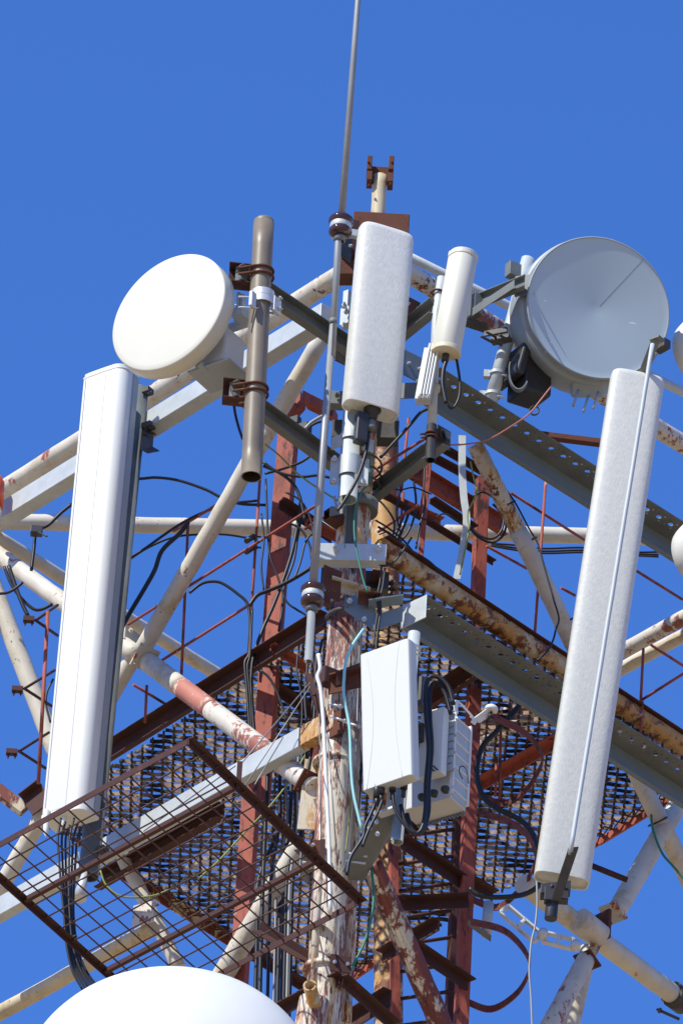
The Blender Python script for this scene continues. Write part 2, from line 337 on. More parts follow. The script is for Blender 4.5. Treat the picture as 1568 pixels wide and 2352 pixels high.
part('horizontal_tube', 'rusted_primer', jit(lev(P(1620,1392,1.6).z, 1290, 1572), lev(P(1620,1392,1.6).z, 1085, 1684), 8), 19, 20)
part('horizontal_tube', 'cream', jit(P(1620, 1432, 1.75), lev(P(1620,1432,1.75).z, 1105, 1710), 20), 17, 20)
# flange plates where tubes meet
def flange(x, y, d, ax0, r, th=6, mt='cream_chip'):
    b = nb(); c = P(x, y, d); a = ax0.normalized(); s, t = perp(a)
    box(b, c, s, t, a, r*2*U, r*2*U, th*U); bevel(b, .002)
    for sx in (-1, 1):
        for sy in (-1, 1): bolt(b, c+s*sx*r*.75*U+t*sy*r*.75*U+a*th*.5*U, a, .006, .008)
    obj('flange', b, M[mt], tower)
flange(333, 1512, LF(333)+.02, P(725,1812,.05)-P(335,1518,LF(335)), 29)
flange(708, 1800, .06, P(725,1812,.05)-P(335,1518,LF(335)), 28, mt='rust')
flange(1407, 2098, RF(1407), P(1412,2100,RF(1412))-P(1556,1850,RF(1556)), 26)
flange(1348, 2208, RF(1348), P(1412,2100,RF(1412))-P(1556,1850,RF(1556)), 25, mt='rust')
b = nb(); box(b, P(300, 1482, LF(300)+.05), Vector((.66,.75,0)), Vector((-.75,.66,0)), cz, .13, .03, .17); bevel(b, .004)
for a_, b_ in ((285,1470),(300,1450),(300,1500)): bolt(b, P(a_, b_, LF(300)), -cy, .012, .012)
obj('gusset_plate', b, M['cream_chip'], tower)
b = nb(); box(b, P(1382, 2130, RF(1400)-.03), Vector((.66,-.75,0)), Vector((.75,.66,0)), cz, .11, .02, .16); bevel(b, .003)
for a_, b_ in ((1372,2110),(1385,2130),(1375,2150)): bolt(b, P(a_, b_, RF(1400)-.06), -cy, .01, .012)
obj('gusset_plate', b, M['rust'], tower)
b = nb(); tube(b, [P(1330,2112,RF(1330)-.03), P(1378,2152,RF(1378)-.03)], 29*U, 20); obj('sleeve', b, M['cream'], tower)
# rusted main girder and the salmon end fragment on the left
def angle_prof(h, w, t=.008): return [(0,0),(w,0),(w,-t),(t,-t),(t,-h),(0,-h)]
def chan(h, w, t=.006): return [(0,0),(w,0),(w,-t),(t,-t),(t,-h+t),(w,-h+t),(w,-h),(0,-h)]
def beam(name, mt, p0, p1, prof, outward, parent=None, label=None, bev=.002):
    """prof: a = toward 'outward' side, b = up"""
    d = (p1-p0).normalized(); s = (outward - d*outward.dot(d)); s.z = 0; s.normalize(); s = (s-d*s.dot(d)).normalized(); u = s.cross(d).normalized()
    if u.z < 0: u = -u
    b = nb(); prism(b, p0, p1, prof, s, u)
    if bev: bevel(b, bev, 2)
    fix(b); return obj(name, b, M[mt], parent or tower, label=label)
toR = Vector((.75, -.66, 0)); toL = Vector((-.75, -.66, 0))
zg = P(880, 1262, -.02).z
p0, p1 = P(872, 1258, -.02), lev(P(872,1258,-.02).z, 1620, 1752)
part('girder_tube', 'rust_tube', jit(p0, p1, 26), 25, 18, 'ochre and brown rusted girder')
beam('girder_flange', 'rust', p0+Vector((0,0,.052)), p1+Vector((0,0,.052)), [(-.02,0),(.055,0),(.055,-.006),(-.02,-.006)], toR)
beam('cross_bar', 'rust', P(1236, 999, 1.2), P(1382, 1017, 1.2), [(0,0),(.04,0),(.04,-.03),(0,-.03)], -cy)
part('cross_bar', 'maroon', [P(1355, 1988, 1.2), P(1440, 2022, 1.2)], 7, 12)
beam('cross_bar', 'rusted_primer', P(-20, 1795, 1.8), P(66, 1860, 1.8), [(0,0),(.05,0),(.05,-.06),(0,-.06)], -cy)
beam('end_plate', 'maroon', P(52, 1836, 1.75), P(96, 1802, 1.7), angle_prof(.14, .05), toL)
# low steelwork at the foot of the near leg
beam('cross_angle', 'maroon', P(596, 2140, .3), P(750, 2232, .1), angle_prof(.05,.05), toR)
beam('cross_angle', 'maroon', lev(P(790,2240,-.1).z, 560, 2360), P(790, 2240, -.1), angle_prof(.055,.05), toL)
beam('cross_angle', 'maroon', P(778, 2242, -.1), lev(P(778,2242,-.1).z, 900, 2352), angle_prof(.045,.05), toR)
beam('cross_angle', 'maroon', lev(P(900,2275,.2).z, 740, 2375), P(900, 2275, .2), angle_prof(.09,.05), toL)
beam('cross_angle', 'primer', P(930, 1868, .9), P(1052, 1855, .9), angle_prof(.05,.05), -cy)
beam('cross_angle', 'maroon', P(920, 1925, .7), lev(P(920,1925,.7).z, 1060, 2020), angle_prof(.06,.05), toR)
beam('cross_angle', 'maroon', P(900, 2070, .9), P(1075, 2062, .9), angle_prof(.06,.05), -cy)
beam('cross_angle', 'maroon', P(905, 2140, .6), lev(P(905,2140,.6).z, 1075, 2255), angle_prof(.06,.05), toR)
beam('cross_angle', 'maroon', lev(P(1000,2120,.7).z, 880, 2190), P(1010, 2114, .7), angle_prof(.06,.05), toL)
# small open tube near the bottom
hp = P(712, 2262, -.25)
part('stub_pipe', 'rust_tube', [P(725, 2318, -.12), P(711, 2264, -.3)], 15, 18, inner=.008)
part('stub_arm', 'leg', jit(P(700, 2420, -.1), P(722, 2300, -.1), 6), 34, 20)
# strap on the near leg, ties
b = nb(); tube(b, [P(826, 1176, 0), P(827.5, 1154, 0)], 41.5*U, 28); obj('strap_band', b, M['galv_old'], tower)
# ================================================================== PLATFORM
pz = P(922, 1326, 0.06).z
cN, cLf, cFr, cRt = P(922,1326,.06), lev(pz,75,1885), lev(pz,737,2285), lev(pz,1632,1788)
plat = thing('grated_platform', 'rusty crimped-mesh floor platform between the tower legs, seen from below', 'platform', Vector((cN.x, cN.y, pz)))
bm = nb(); bm2 = nb(); PITCHG = .051
quad = [cN, cLf, cFr, cRt]
def span(axis, v):
    xs = []
    for a, b_ in zip(quad, quad[1:]+quad[:1]):
        va, vb = (a.y, b_.y) if axis == 'y' else (a.x, b_.x)
        if (va-v)*(vb-v) < 0:
            t = (v-va)/(vb-va); q = a.lerp(b_, t); xs.append(q.x if axis == 'y' else q.y)
    return (min(xs), max(xs)) if len(xs) >= 2 else None
ymin, ymax = min(q.y for q in quad), max(q.y for q in quad); xmin, xmax = min(q.x for q in quad), max(q.x for q in quad)
row = 0; y = ymin+.03
while y < ymax:
    sp = span('y', y)
    if sp and sp[1]-sp[0] > .1:
        x = sp[0]; pts = []
        while x < sp[1]:
            ph = (x-xmin)/PITCHG*math.pi + row*math.pi
            jt = .002*math.sin(x*7+row*1.7)
            pts.append(Vector((x, y+.0045*math.sin(ph)+jt, pz+.014+.003*math.sin(ph+1)))); x += PITCHG/4
        if len(pts) > 2: strip(bm, pts, .0205+.002*math.sin(row*2.3), .005)
    y += PITCHG; row += 1
x = xmin+.03; col_ = 0
while x < xmax:
    sp = span('x', x)
    if sp and sp[1]-sp[0] > .1:
        n = int((sp[1]-sp[0])/(PITCHG/4))
        pts = [Vector((x+.003*math.sin(k*math.pi/2+col_*math.pi), sp[0]+(sp[1]-sp[0])*k/n, pz+.014)) for k in range(n+1)]
        if n > 2: strip(bm2, pts, .016, .009)
    x += PITCHG; col_ += 1
obj('cross_bars', fix(bm), M['grate'], plat); obj('long_bars', fix(bm2), M['ratten'], plat)
def pbeam(x0, y0, x1, y1, dz, prof, out, mt='maroon', par=plat, ext=0, name='edge_beam'):
    a, b_ = lev(pz+dz, x0, y0), lev(pz+dz, x1, y1); return beam(name, mt, a, b_, prof, out, par)
# deep edge angles; a lip top and bottom gives the two-tone face
pbeam(752, 1407, 215, 1742, 0, [(0,0),(.06,0),(.06,-.006),(.008,-.008),(.008,-.07),(.03,-.085),(.03,-.092),(0,-.09)], toL)
pbeam(1165, 1478, 975, 1608, 0, [(0,0),(.06,0),(.06,-.006),(.008,-.008),(.008,-.07),(.03,-.085),(.03,-.092),(0,-.09)], toL)
pbeam(1290, 1692, 1098, 1800, 0, angle_prof(.06,.05), toL, 'primer')
pbeam(517, 1848, 235, 2012, -.02, chan(.09,.05), toL)
pbeam(262, 1990, 545, 2168, 0, angle_prof(.05,.05), toL*-1, 'rusted_primer')
pbeam(540, 2165, 745, 2292, 0, angle_prof(.05,.05), toL*-1)
pbeam(1560, 1812, 1362, 1932, 0, angle_prof(.045,.05), toR, 'primer')
pbeam(888, 2182, 770, 2262, 0, angle_prof(.05,.05), toR, 'primer')
pbeam(920, 1925, 1130, 2052, -.01, angle_prof(.05,.05), toR)
pbeam(1000, 1870, 830, 1965, -.01, angle_prof(.05,.05), toL)
pbeam(620, 1480, 700, 1530, -.01, angle_prof(.04,.04), toR, 'primer')
pbeam(620, 1570, 740, 1650, -.01, angle_prof(.05,.05), toR)
pbeam(845, 1400, 880, 1310, -.01, angle_prof(.05,.05), toL)
# hatch bars along the far edges (the lozenge pattern)
for (xa, ya, xb, yb, n) in ((265,1992,545,2168,11), (1362,1932,1545,1824,8), (770,2262,888,2185,5)):
    A_, B_ = lev(pz-.02, xa, ya), lev(pz-.02, xb, yb); dd = (B_-A_)/n; inn = Vector((0,-.1,0)); b = nb()
    for k in range(n):
        tube(b, [A_+dd*k, A_+dd*(k+1)+inn*.8], .004, 6); tube(b, [A_+dd*(k+1), A_+dd*k+inn*.8], .004, 6)
    obj('edge_lacing', b, M['maroon'], plat)

# ================================================================== LADDER, RED POSTS, CAGE
def post(name, label, mt, x0, y0, x1, y1, d, wpx, face, dpx=None, grp=None):
    a, b_ = P(x0, y0, d), P(x1, y1, d); a2 = a
    o = thing(name, label, 'post', a); ax = Vector((math.cos(face), math.sin(face), 0)); W = wpx*U; dd = (dpx or wpx)*U
    dv = (b_-a).normalized(); ay = dv.cross(ax).normalized(); ax = ay.cross(dv).normalized()
    b = nb(); h = W/2; t = .006
    prism(b, a, b_, [(-h,0),(h,0),(h,dd),(h-t,dd),(h-t,t),(-h+t,t),(-h+t,dd),(-h,dd)], ax, ay); bevel(b, .003); obj('rail', b, M[mt], o); return o
r1 = post('red_channel_post', 'broad red primer channel post rising behind the taupe pipe, striped by shadows', 'primer', 590, 1840, 658, 985, .95, 44, -.35, 30)
b = nb(); A_ = P(655, 1000, .95); box(b, P(672, 945, .95), (P(715,905,.9)-P(640,985,.95)).normalized(), Vector((.3,.9,0)).normalized(), cz, .16, .09, .06)
box(b, P(735, 935, .9), (P(790,960,1.05)-P(700,915,.85)).normalized(), Vector((.3,.9,0)).normalized(), cz, .22, .09, .06); bevel(b, .004); obj('head_angle', b, M['primer'], r1)
b = nb(); box(b, P(672, 1170, .93), Vector((.8,.1,-.5)).normalized(), Vector((0,1,0)), Vector((.5,0,.8)).normalized(), .14, .05, .04); bevel(b,.003); obj('lug', b, M['primer'], r1)
r2 = post('red_channel_post', 'lower red channel post seen through the square wire mesh panel', 'primer', 533, 2420, 578, 1730, .8, 36, -.3, 34)
r3 = post('thin_red_post', 'flat red strip hanging below the slim white antenna pole', 'primer', 966, 1276, 985, 1062, .5, 13, .1, 6)
ladder = thing('caged_ladder', 'red rusty ladder with round safety hoops, right of the near leg', 'ladder', P(1050, 2352, 1.0))
def rail(x0, y0, x1, y1, d, wpx, mt='primer', name='rail', fa=.35):
    a, b_ = P(x0, y0, d), P(x1, y1, d); dv = (b_-a).normalized(); ax = Vector((math.cos(fa), math.sin(fa), 0)); ay = dv.cross(ax).normalized(); ax = ay.cross(dv)
    b = nb(); h = wpx*U/2; t = .006; prism(b, a, b_, [(-h,0),(h,0),(h,t),(-h+t,t),(-h+t,h*1.6),(-h,h*1.6)], ax, ay); bevel(b, .002); fix(b); return obj(name, b, M[mt], ladder)
rail(1060, 2420, 1112, 1095, 1.0, 30); rail(1038, 2420, 1062, 1850, 1.25, 30, 'maroon'); rail(912, 2420, 905, 1930, 1.15, 20, 'primer'); rail(722, 1760, 735, 1600, .3, 12)
for yy_ in range(1905, 2400, 62):
    b = nb(); tube(b, [P(907, yy_+20, 1.2), P(1042, yy_, 1.25)], 4.5*U, 10); obj('rung', b, M['maroon'], ladder)
for pl in ([(1094,1824),(1156,1846),(1209,1814),(1245,1752),(1238,1722),(1222,1699),(1195,1677),(1166,1663),(1132,1646)],
           [(1081,2066),(1140,2085),(1189,2049),(1222,2000),(1229,1960),(1209,1917),(1160,1884),(1094,1868)],
           [(1066,2300),(1127,2319),(1183,2286),(1212,2240),(1214,2204),(1189,2165),(1150,2135),(1081,2118)]):
    z_ = P(pl[0][0], pl[0][1], 1.05).z; pts = smooth_pts([lev(z_, *q) for q in pl], 6)
    b = nb(); strip(b, pts, .036, .007); obj('hoop', b, M['hoop_red'], ladder)
# red bracing behind: wide red channels and dark angles
brace = thing('red_steel_bracing', 'red and maroon angle bracing behind the centre of the tower', 'bracing', P(960, 1090, .9))
def rb(mt, x0, y0, d, x1, y1, prof, out=toR, same=True):
    a = P(x0, y0, d); b_ = lev(a.z, x1, y1); beam('brace_angle', mt, a, b_, prof, out, brace)
rb('primer', 940, 1062, .8, 1155, 1196, chan(.1,.04)); rb('maroon', 955, 1030, .9, 1160, 1140, angle_prof(.03,.04)); rb('maroon', 985, 1012, 1.0, 1120, 1090, angle_prof(.03,.04))
rb('maroon', 985, 1145, .7, 1085, 1212, angle_prof(.03,.04)); rb('maroon', 800, 1085, .6, 1130, 1290, angle_prof(.025,.03))
rb('primer', 868, 1130, 1.2, 1010, 1195, angle_prof(.03,.04)); rb('maroon', 640, 1150, .8, 760, 1230, angle_prof(.05,.05)); rb('primer', 700,1195,.85, 790,1240, angle_prof(.04,.04))
# handrail rods
rods = thing('rod_handrail', 'thin red-brown rods of the handrail and cable support frame across the tower', 'handrail', P(432, 1560, 1.0))
def rod(x0, y0, d0, x1, y1, d1=None, level=False, r=3.4, mt='primer'):
    a = P(x0, y0, d0); b_ = lev(a.z, x1, y1) if level else P(x1, y1, d0 if d1 is None else d1)
    b = nb(); tube(b, [a, b_], r*U, 8); obj('rod', b, M[mt], rods)
for q in ((432,1200,1.1,416,1562),(597,1095,.9,570,1510),(337,1575,1.2,333,1660),(1253,1103,1.0,1228,1452),(1477,1490,1.3,1471,1612),(1475,1612,1.3,1470,1690),
          (938,960,1.0,921,1130),(926,1130,1.0,915,1260),(985,1000,.9,966,1180),(1150,1660,1.2,1146,1850),(1140,1740,1.2,1137,1830)): rod(*q)
for q in ((280,1444,1.5,740,1152),(372,1517,1.3,575,1388),(398,1220,1.3,500,1158),(1173,1132,1.0,1341,1240),(1117,1254,1.0,1209,1306),
          (1288,1350,1.3,1320,1368),(1462,1312,1.3,1568,1378),(306,1573,1.2,394,1626),(868,1075,.3,975,1008),(868,1222,.4,960,1160),(1475,1607,1.3,1600,1528),(1495,1482,1.3,1600,1550),
          (1160,1140,1.0,1170,1135),(756,1180,.6,700,1215),(1045,1500,.9,1100,1466)): rod(*q, level=True)
# cantilever cable supports on the far left
def clampstub(label, cx_, cy_, vx, vy, a1, b1, a2, b2, d):
    o = thing('rod_outrigger', label, 'outrigger', P(cx_, cy_, d), 'clamped rod outriggers on the left')
    b = nb(); box(b, P(cx_, cy_, d), Vector((1,0,0)), cy, cz, 26*U, .03, 13*U)
    for k in (-8, 8): bolt(b, P(cx_+k, cy_+6, d), -cz, .007, .012)
    bevel(b, .002); obj('clamp', b, M['maroon'], o)
    for (a_, b_) in ((a1, b1), (a2, b2)):
        b = nb(); tube(b, [P(vx, vy, d), P(a_, b_, d+.35)], 3.6*U, 8); obj('rod', b, M['maroon'], o)
clampstub('rod outrigger with pink rusted clamp, highest of the three at the left edge', 66, 1423, 82, 1425, 132, 1390, 132, 1460, .9)
clampstub('rod outrigger with black clamp, middle of the three at the left edge', 40, 1584, 56, 1582, 125, 1540, 118, 1622, .9)
clampstub('rod outrigger with rusty clamp, lowest of the three at the left edge', 27, 1728, 44, 1726, 112, 1683, 104, 1765, .9)
b = nb(); tube(b, [P(110, 1405, 1.0), P(88, 1800, 1.0)], 4.5*U, 10); single('upright_rod', b, M['primer'], 'single upright red rod left of the tall white panel antenna', 'rod', P(90, 1835, 1.0))
# ================================================================== GALVANISED BEAMS
def gbeam(name, label, p0, p1, prof, out, mt='galv', cat='beam', bev=.003):
    o = beam(name, mt, p0, p1, prof, out, None, None, bev); me = o.data; base = p0.copy(); o.parent = None
    for v in me.vertices: v.co -= base-tower.location
    o.location = base; o['label'] = label; o['category'] = cat; return o
zc1 = P(760, 714, -.03).z
BOXP = [(0,0),(.085,0),(.085,-.108),(.079,-.108),(.079,-.006),(0,-.006)]
BOXC = [(0,0),(.085,0),(.085,-.108),(0,-.108)]
gbeam('grey_channel_beam', 'long pale grey box beam under the left hand top tube, behind the left dish', lev(zc1, -40, 1212), P(768, 711, -.02), BOXC, toL)
zc4 = P(760, 1658, -.03).z
gbeam('grey_channel_beam', 'long pale grey box beam low on the left, crossing behind the square mesh panel', lev(zc4, -40, 2104), P(708, 1682, .07), [(0,0),(.06,0),(.06,-.11),(0,-.11)], toL)
bE = nb(); e0, e1_ = P(708, 1682, .07), P(784, 1640, -.05); dE = (e1_-e0).normalized(); sE = (toL-dE*toL.dot(dE)).normalized(); prism(bE, e0, e1_, [(0,0),(.06,0),(.06,-.11),(0,-.11)], sE, cz); bevel(bE, .003); single('rusty_beam_end', bE, M['leg_ochre'], 'orange stained end piece of the low left beam, against the near leg', 'beam', e0)
b = nb(); box(b, P(775, 1662, -.11), Vector((.66,-.75,0)), Vector((.75,.66,0)), cz, .1, .012, .13); bevel(b,.003); single('rusty_end_plate', b, M['rust'], 'orange rusted plate at the end of the low left beam by the near leg', 'plate', P(775, 1662, -.11))
# channel arms that carry the taupe pipe
CH = [(0,0),(.05,0),(.05,-.006),(.006,-.006),(.006,-.084),(.05,-.084),(.05,-.09),(0,-.09)]
ua = P(547, 604, -.62); la = P(528, 872, -.62)
# perforated flange beam
def perforated(label, p0, p1, n, pitch):
    d = (p1-p0).normalized(); s = Vector((d.y, -d.x, 0)).normalized(); u = s.cross(d).normalized(); u = u if u.z > 0 else -u
    o = thing('perforated_beam', label, 'beam', p0, 'perforated grey steel beams'); H, F, T = .118, .165, .006
    b = nb(); prism(b, p0, p1, [(0,0),(.006,0),(.006,-H),(0,-H)], s, u); bevel(b, .0015); fix(b); obj('web', b, M['galv_web'], o)
    b = nb(); prism(b, p0, p1, [(.006,-H+.006),(.028,-H+.006),(.028,-H),(.006,-H)], s, u); fix(b); obj('lower_lip', b, M['galv_web'], o)
    b = nb(); R = .0145; Hs = .052; c0 = F-.062
    def V(a, q): return b.verts.new(p0+d*a+s*q+u*0)
    L_ = (p1-p0).length; segs = [math.pi*2*k/12 for k in range(12)]; ey = c0+Hs/1; pos = pitch*.8; last = 0.0
    def slab(a0, a1, q0, q1):
        prism(b, p0+d*a0, p0+d*a1, [(q0,0),(q1,0),(q1,-T),(q0,-T)], s, u)
    slab(0, L_, .006, c0-Hs/2); slab(0, L_, c0+Hs/2, F)
    k = 0
    while pos < L_-pitch:
        slab(last, pos-Hs/2, c0-Hs/2, c0+Hs/2)
        for zz, fl in ((0, 1), (-T, 0)):
            sq = []; ci = []
            for a in segs:
                ca, sa = math.cos(a), math.sin(a); mx_ = max(abs(ca), abs(sa))
                sq.append(b.verts.new(p0+d*(pos+ca/mx_*Hs/2)+s*(c0+sa/mx_*Hs/2)+u*zz)); ci.append(b.verts.new(p0+d*(pos+ca*R)+s*(c0+sa*R)+u*zz))
            for i in range(12):
                j = (i+1) % 12; b.faces.new((sq[i], sq[j], ci[j], ci[i]))
            if fl: top = ci
            else:
                for i in range(12): j = (i+1) % 12; b.faces.new((top[i], top[j], ci[j], ci[i]))
        last = pos+Hs/2; pos += pitch; k += 1
    slab(last, L_, c0-Hs/2, c0+Hs/2)
    bmesh.ops.remove_doubles(b, verts=b.verts, dist=1e-5); bmesh.ops.recalc_face_normals(b, faces=b.faces)
    obj('drilled_flange', b, M['galv_old'], o); return o
q0 = P(955, 872, .02); perforated('upper perforated grey steel beam running right under the grey dish', q0, lev(q0.z, 1640, 1306), 30, .0865)
q1 = P(922, 1397, -.1); pb2 = perforated('lower perforated grey steel beam running right behind the small white panel', q1, lev(q1.z, 1640, 1858), 30, .0865)
b = nb(); d_ = (lev(q1.z,1640,1858)-q1).normalized(); s_ = Vector((d_.y,-d_.x,0)).normalized()
box(b, q1+s_*.08+Vector((0,0,-.055)), s_, -d_, cz, .165, .006, .13); bevel(b, .002); obj('end_plate', b, M['galv'], pb2)
# bracket from leg to lower beam
b = nb(); prism(b, P(792,1372,-.2), P(862,1420,-.2), [(0,.045),(0,-.075),(.006,-.075),(.006,.045)], -cy, cz)
prism(b, P(862,1422,-.2), P(925,1402,-.15), [(0,.02),(0,-.065),(.006,-.065),(.006,.02)], -cy, cz)
prism(b, P(845,1400,-.2), P(925,1388,-.15), [(0,0),(.08,0),(.08,.006),(0,.006)], -cy, cz)
fix(b); br = thing('beam_bracket', 'folded dark grey bracket joining the lower perforated beam to the near leg', 'bracket', P(830, 1400, -.18)); obj('folded_plate', b, M['galv_web'], br)
for dy in (0, 24):
    b = nb(); c0_ = [P(800,1372+dy,-.2), P(770,1378+dy,-.16), P(752,1392+dy,-.05), P(758,1400+dy,.08), P(800,1396+dy,.12)]; tube(b, smooth_pts(c0_), 5*U, 8); obj('u_bolt', b, M['dark_galv'], br)
b = nb(); bolt(b, P(803,1382,-.22), -cy, .014, .012); bolt(b, P(836,1424,-.22), -cy, .012, .012); obj('bolt', b, M['zinc'], br)
# ================================================================== TAUPE PIPE with its arms
tp_ = thing('taupe_pipe', 'thick taupe-brown open-ended steel pipe standing right of the left dish', 'pipe', P(577, 1098, -.7))
b = nb(); pts = jit(P(577, 1095, -.7), P(605.5, 512, -.7), 10, .0004); tube(b, pts, 23.8*U, 32, inner=.006); obj('pipe', b, M['taupe'], tp_)
b = nb(); dv = (pts[-1]-pts[0]).normalized(); lathe(b, [(23.8*U, 0), (23.2*U, .012), (20*U, .02), (12*U, .026), (0, .028)], pts[-1], dv, 32); obj('pipe_cap', b, M['taupe'], tp_)
for (x, y) in ((601, 630), (588, 899)):
    for k in (-7, 7):
        c = P(x, y+k, -.7); b = nb(); a1 = Vector((-.95,.3,0)); a2 = dv.cross(a1).normalized(); a1 = a2.cross(dv)
        ring = [c+(a1*math.cos(t)+a2*math.sin(t))*26.5*U for t in [math.pi*2*i/32 for i in range(33)]]
        tube(b, ring, 3.2*U, 8, cap=False); tube(b, [c+a2*26*U+a1*5*U, c+a2*26*U+a1*48*U], 3.2*U, 8); tube(b, [c-a2*26*U+a1*5*U, c-a2*26*U+a1*48*U], 3.2*U, 8)
        obj('u_bolt', b, M['rust'], tp_)
za = P(556, 624, -.62).z; a0, a1_ = lev(za, 541, 612), lev(za, 842, 815)
gbeam('channel_arm', 'upper dark channel arm from the taupe pipe in to the tower', a0, a1_, CH, toR, 'galv_old')
zb = P(530, 880, -.6).z; b0, b1_ = lev(zb, 527, 878), lev(zb, 800, 1078)
gbeam('channel_arm', 'lower dark channel arm from the taupe pipe in to the tower', b0, b1_, CH, toR, 'galv_old')
for p, lab in ((a0, 'upper'), (b0, 'lower')):
    b = nb(); prism(b, p+Vector((-.03,.05,.012)), p+Vector((.075,.06,.012)), [(0,0),(.075,0),(.075,-.005),(.005,-.005),(.005,-.105),(.075,-.105),(.075,-.11),(0,-.11)], -cy, cz); bevel(b,.001); fix(b)
    single('open_bracket', b, M['maroon'], 'rusty open box bracket at the outer end of the %s taupe pipe arm' % lab, 'bracket', p, 'open box brackets behind the taupe pipe')
# ================================================================== LEFT DISH
R_, U_, N_ = az_frame(35, 0)
dc = P(386, 716, -.6)
dl = thing('white_dish_antenna', 'round cream-white drum dish antenna on the left, flat smooth face', 'dish antenna', dc)
rad = 156*U; th = .088
b = nb(); lathe(b, [(0, .004), (rad*.9, .003), (rad-.008, 0), (rad-.002, -.003), (rad, -.009), (rad, -th*.62), (rad*1.0, -th+.004), (rad*.985, -th), (rad*.6, -th-.004), (0, -th-.004)], dc, N_, 96); fix(b)
obj('radome_drum', b, M['offwhite'], dl)
b = nb(); c = dc-N_*(th+.09); box(b, P(505, 815, -.5), R_, N_, cz, .17, .17, .2); bevel(b, .012, 3); obj('radio_box', b, M['rru'], dl)
b = nb(); box(b, P(505, 862, -.52), R_, N_, cz, .24, .2, .012)
box(b, P(520, 852, -.54), R_, N_, cz, .05, .05, .03); box(b, P(466, 842, -.58), R_, N_, cz, .03, .06, .025); bevel(b, .004); obj('radio_base', b, M['shroud'], dl)
b = nb(); box(b, P(556, 725, -.6), R_, N_, cz, .06, .09, .05); box(b, P(545, 748, -.52), R_, N_, cz, .1, .04, .03)
tube(b, [P(540,700,-.52), P(630,720,-.6)], .006, 8); tube(b, [P(538,735,-.52), P(600,745,-.58)], .006, 8); bevel(b, .002); obj('mount_arm', b, M['galv'], dl)
for k in (0, 1):
    b = nb(); x_ = 549+k*9; box(b, P(x_, 690+k*4, -.6), R_, N_, cz, .014, .03, .085); bevel(b, .002); obj('clamp_jaw', b, M['zinc'], dl)
pc = thing('pipe_clamp', 'shiny zinc clamp around the taupe pipe at the height of the left dish', 'clamp', P(603, 685, -.78))
b = nb(); c = P(602, 688, -.7)
for k in (-9, 9):
    cc = c+dv*k*U; a1 = Vector((-.6,-.8,0)); a2 = dv.cross(a1).normalized(); a1 = a2.cross(dv)
    ang = [math.pi*(-.75)+math.pi*1.5*i/24 for i in range(25)]
    strip(b, [cc+(a1*math.cos(t)+a2*math.sin(t))*27*U for t in ang], 17*U, .005, dv)
obj('band', b, M['zinc'], pc)
b = nb(); box(b, P(580, 688, -.78), R_, N_, cz, .018, .04, .085); bevel(b,.003); obj('lug', b, M['zinc'], pc); b = nb(); box(b, P(634, 702, -.7), R_, N_, cz, .02, .06, .085); bevel(b,.003); obj('lug', b, M['zinc'], pc)
b = nb()
for yy_ in (678, 702): tube(b, [P(548,yy_+3,-.8), P(648,yy_+8,-.68)], .0045, 8); bolt(b, P(640,yy_+6,-.7), Vector((1,.1,-.1)), .011, .01)
obj('clamp_bolt', b, M['galv'], pc)
# ================================================================== TALL LEFT PANEL
yyp = .72
bot, top = P(143, 1858, yyp), P(237, 856, yyp)
ax = (top-bot).normalized(); R_, U_, N_ = az_frame(36)
side = (R_-ax*R_.dot(ax)).normalized(); nrm = ax.cross(side).normalized();
if nrm.y > 0: nrm = -nrm
def plan_prism(b, p0, p1, prof, s, n, smooth_from=None):
    prism(b, p0, p1, prof, s, n); return b
W_, D_ = 118*U, 60*U; h = W_/2
prof = [(-h, -.012), (-h+.004, 0), (-h+.03, .004), (0, .006), (h-.06, .005)]+[(h-.06+.06*math.sin(t), .005-.06+.06*math.cos(t)) for t in [math.radians(a) for a in range(10, 91, 10)]]+[(h+.002, -D_), (h-.01, -D_-.004), (-h+.01, -D_-.004), (-h, -D_)]
pa = thing('tall_panel_antenna', 'tallest bright white smooth panel antenna standing on the left', 'panel antenna', bot)
b = nb(); prism(b, bot, top, prof, side, nrm); bevel(b, .006, 3, .35)
for f in b.faces: f.smooth = abs(f.normal.dot(ax)) < .5
obj('radome', b, M['white'], pa)
b = nb(); prism(b, top, top+ax*.012, [(a*1.03, c_*1.03+.001) for a, c_ in prof], side, nrm); prism(b, top+ax*.012, top+ax*.03, [(a*.97, c_*.97-.001) for a, c_ in prof], side, nrm); bevel(b, .004, 2, .5); obj('top_cap', b, M['white'], pa)
b = nb(); prism(b, bot-ax*.03, bot, [(a*1.03, c_*1.03+.001) for a, c_ in prof], side, nrm); bevel(b, .004, 2, .5); obj('bottom_cap', b, M['white'], pa)
for k in (-.82, .18):
    b = nb(); prism(b, bot+side*(h*k-.0015), top+side*(h*k-.0015)-ax*.01, [(0,.004),(.003,.004),(.003,.0075),(0,.0075)], side, nrm); obj('seam', b, M['rru'], pa)
b = nb(); prism(b, bot-ax*.02, top, [(h+.003, -.085), (h+.007, -.085), (h+.007, -D_), (h+.003, -D_)], side, nrm); obj('side_rail', b, M['shroud'], pa)
for i, (x, y, l) in enumerate(((107,1895,38),(147,1880,30),(150,1855,16),(165,1850,16),(172,1868,16),(183,1862,16))):
    b = nb(); tube(b, smooth_pts([P(x+1, y-l*.9, yyp+.03), P(x, y-l/2+2, yyp+.03), P(x-1.5, y+l/2, yyp+.03), P(x-2, y+l/2+8, yyp+.03)], 3), 7*U, 14, rr=[a*U for a in (6,6.5,7,7,7,7,6,3,2.5,2)][:10])
    obj('connector', b, M['white' if i < 2 else 'darkplastic'], pa)
lp = thing('mounting_pipe', 'grey steel pipe behind the tall left panel antenna', 'pipe', P(208, 2010, yyp+.2))
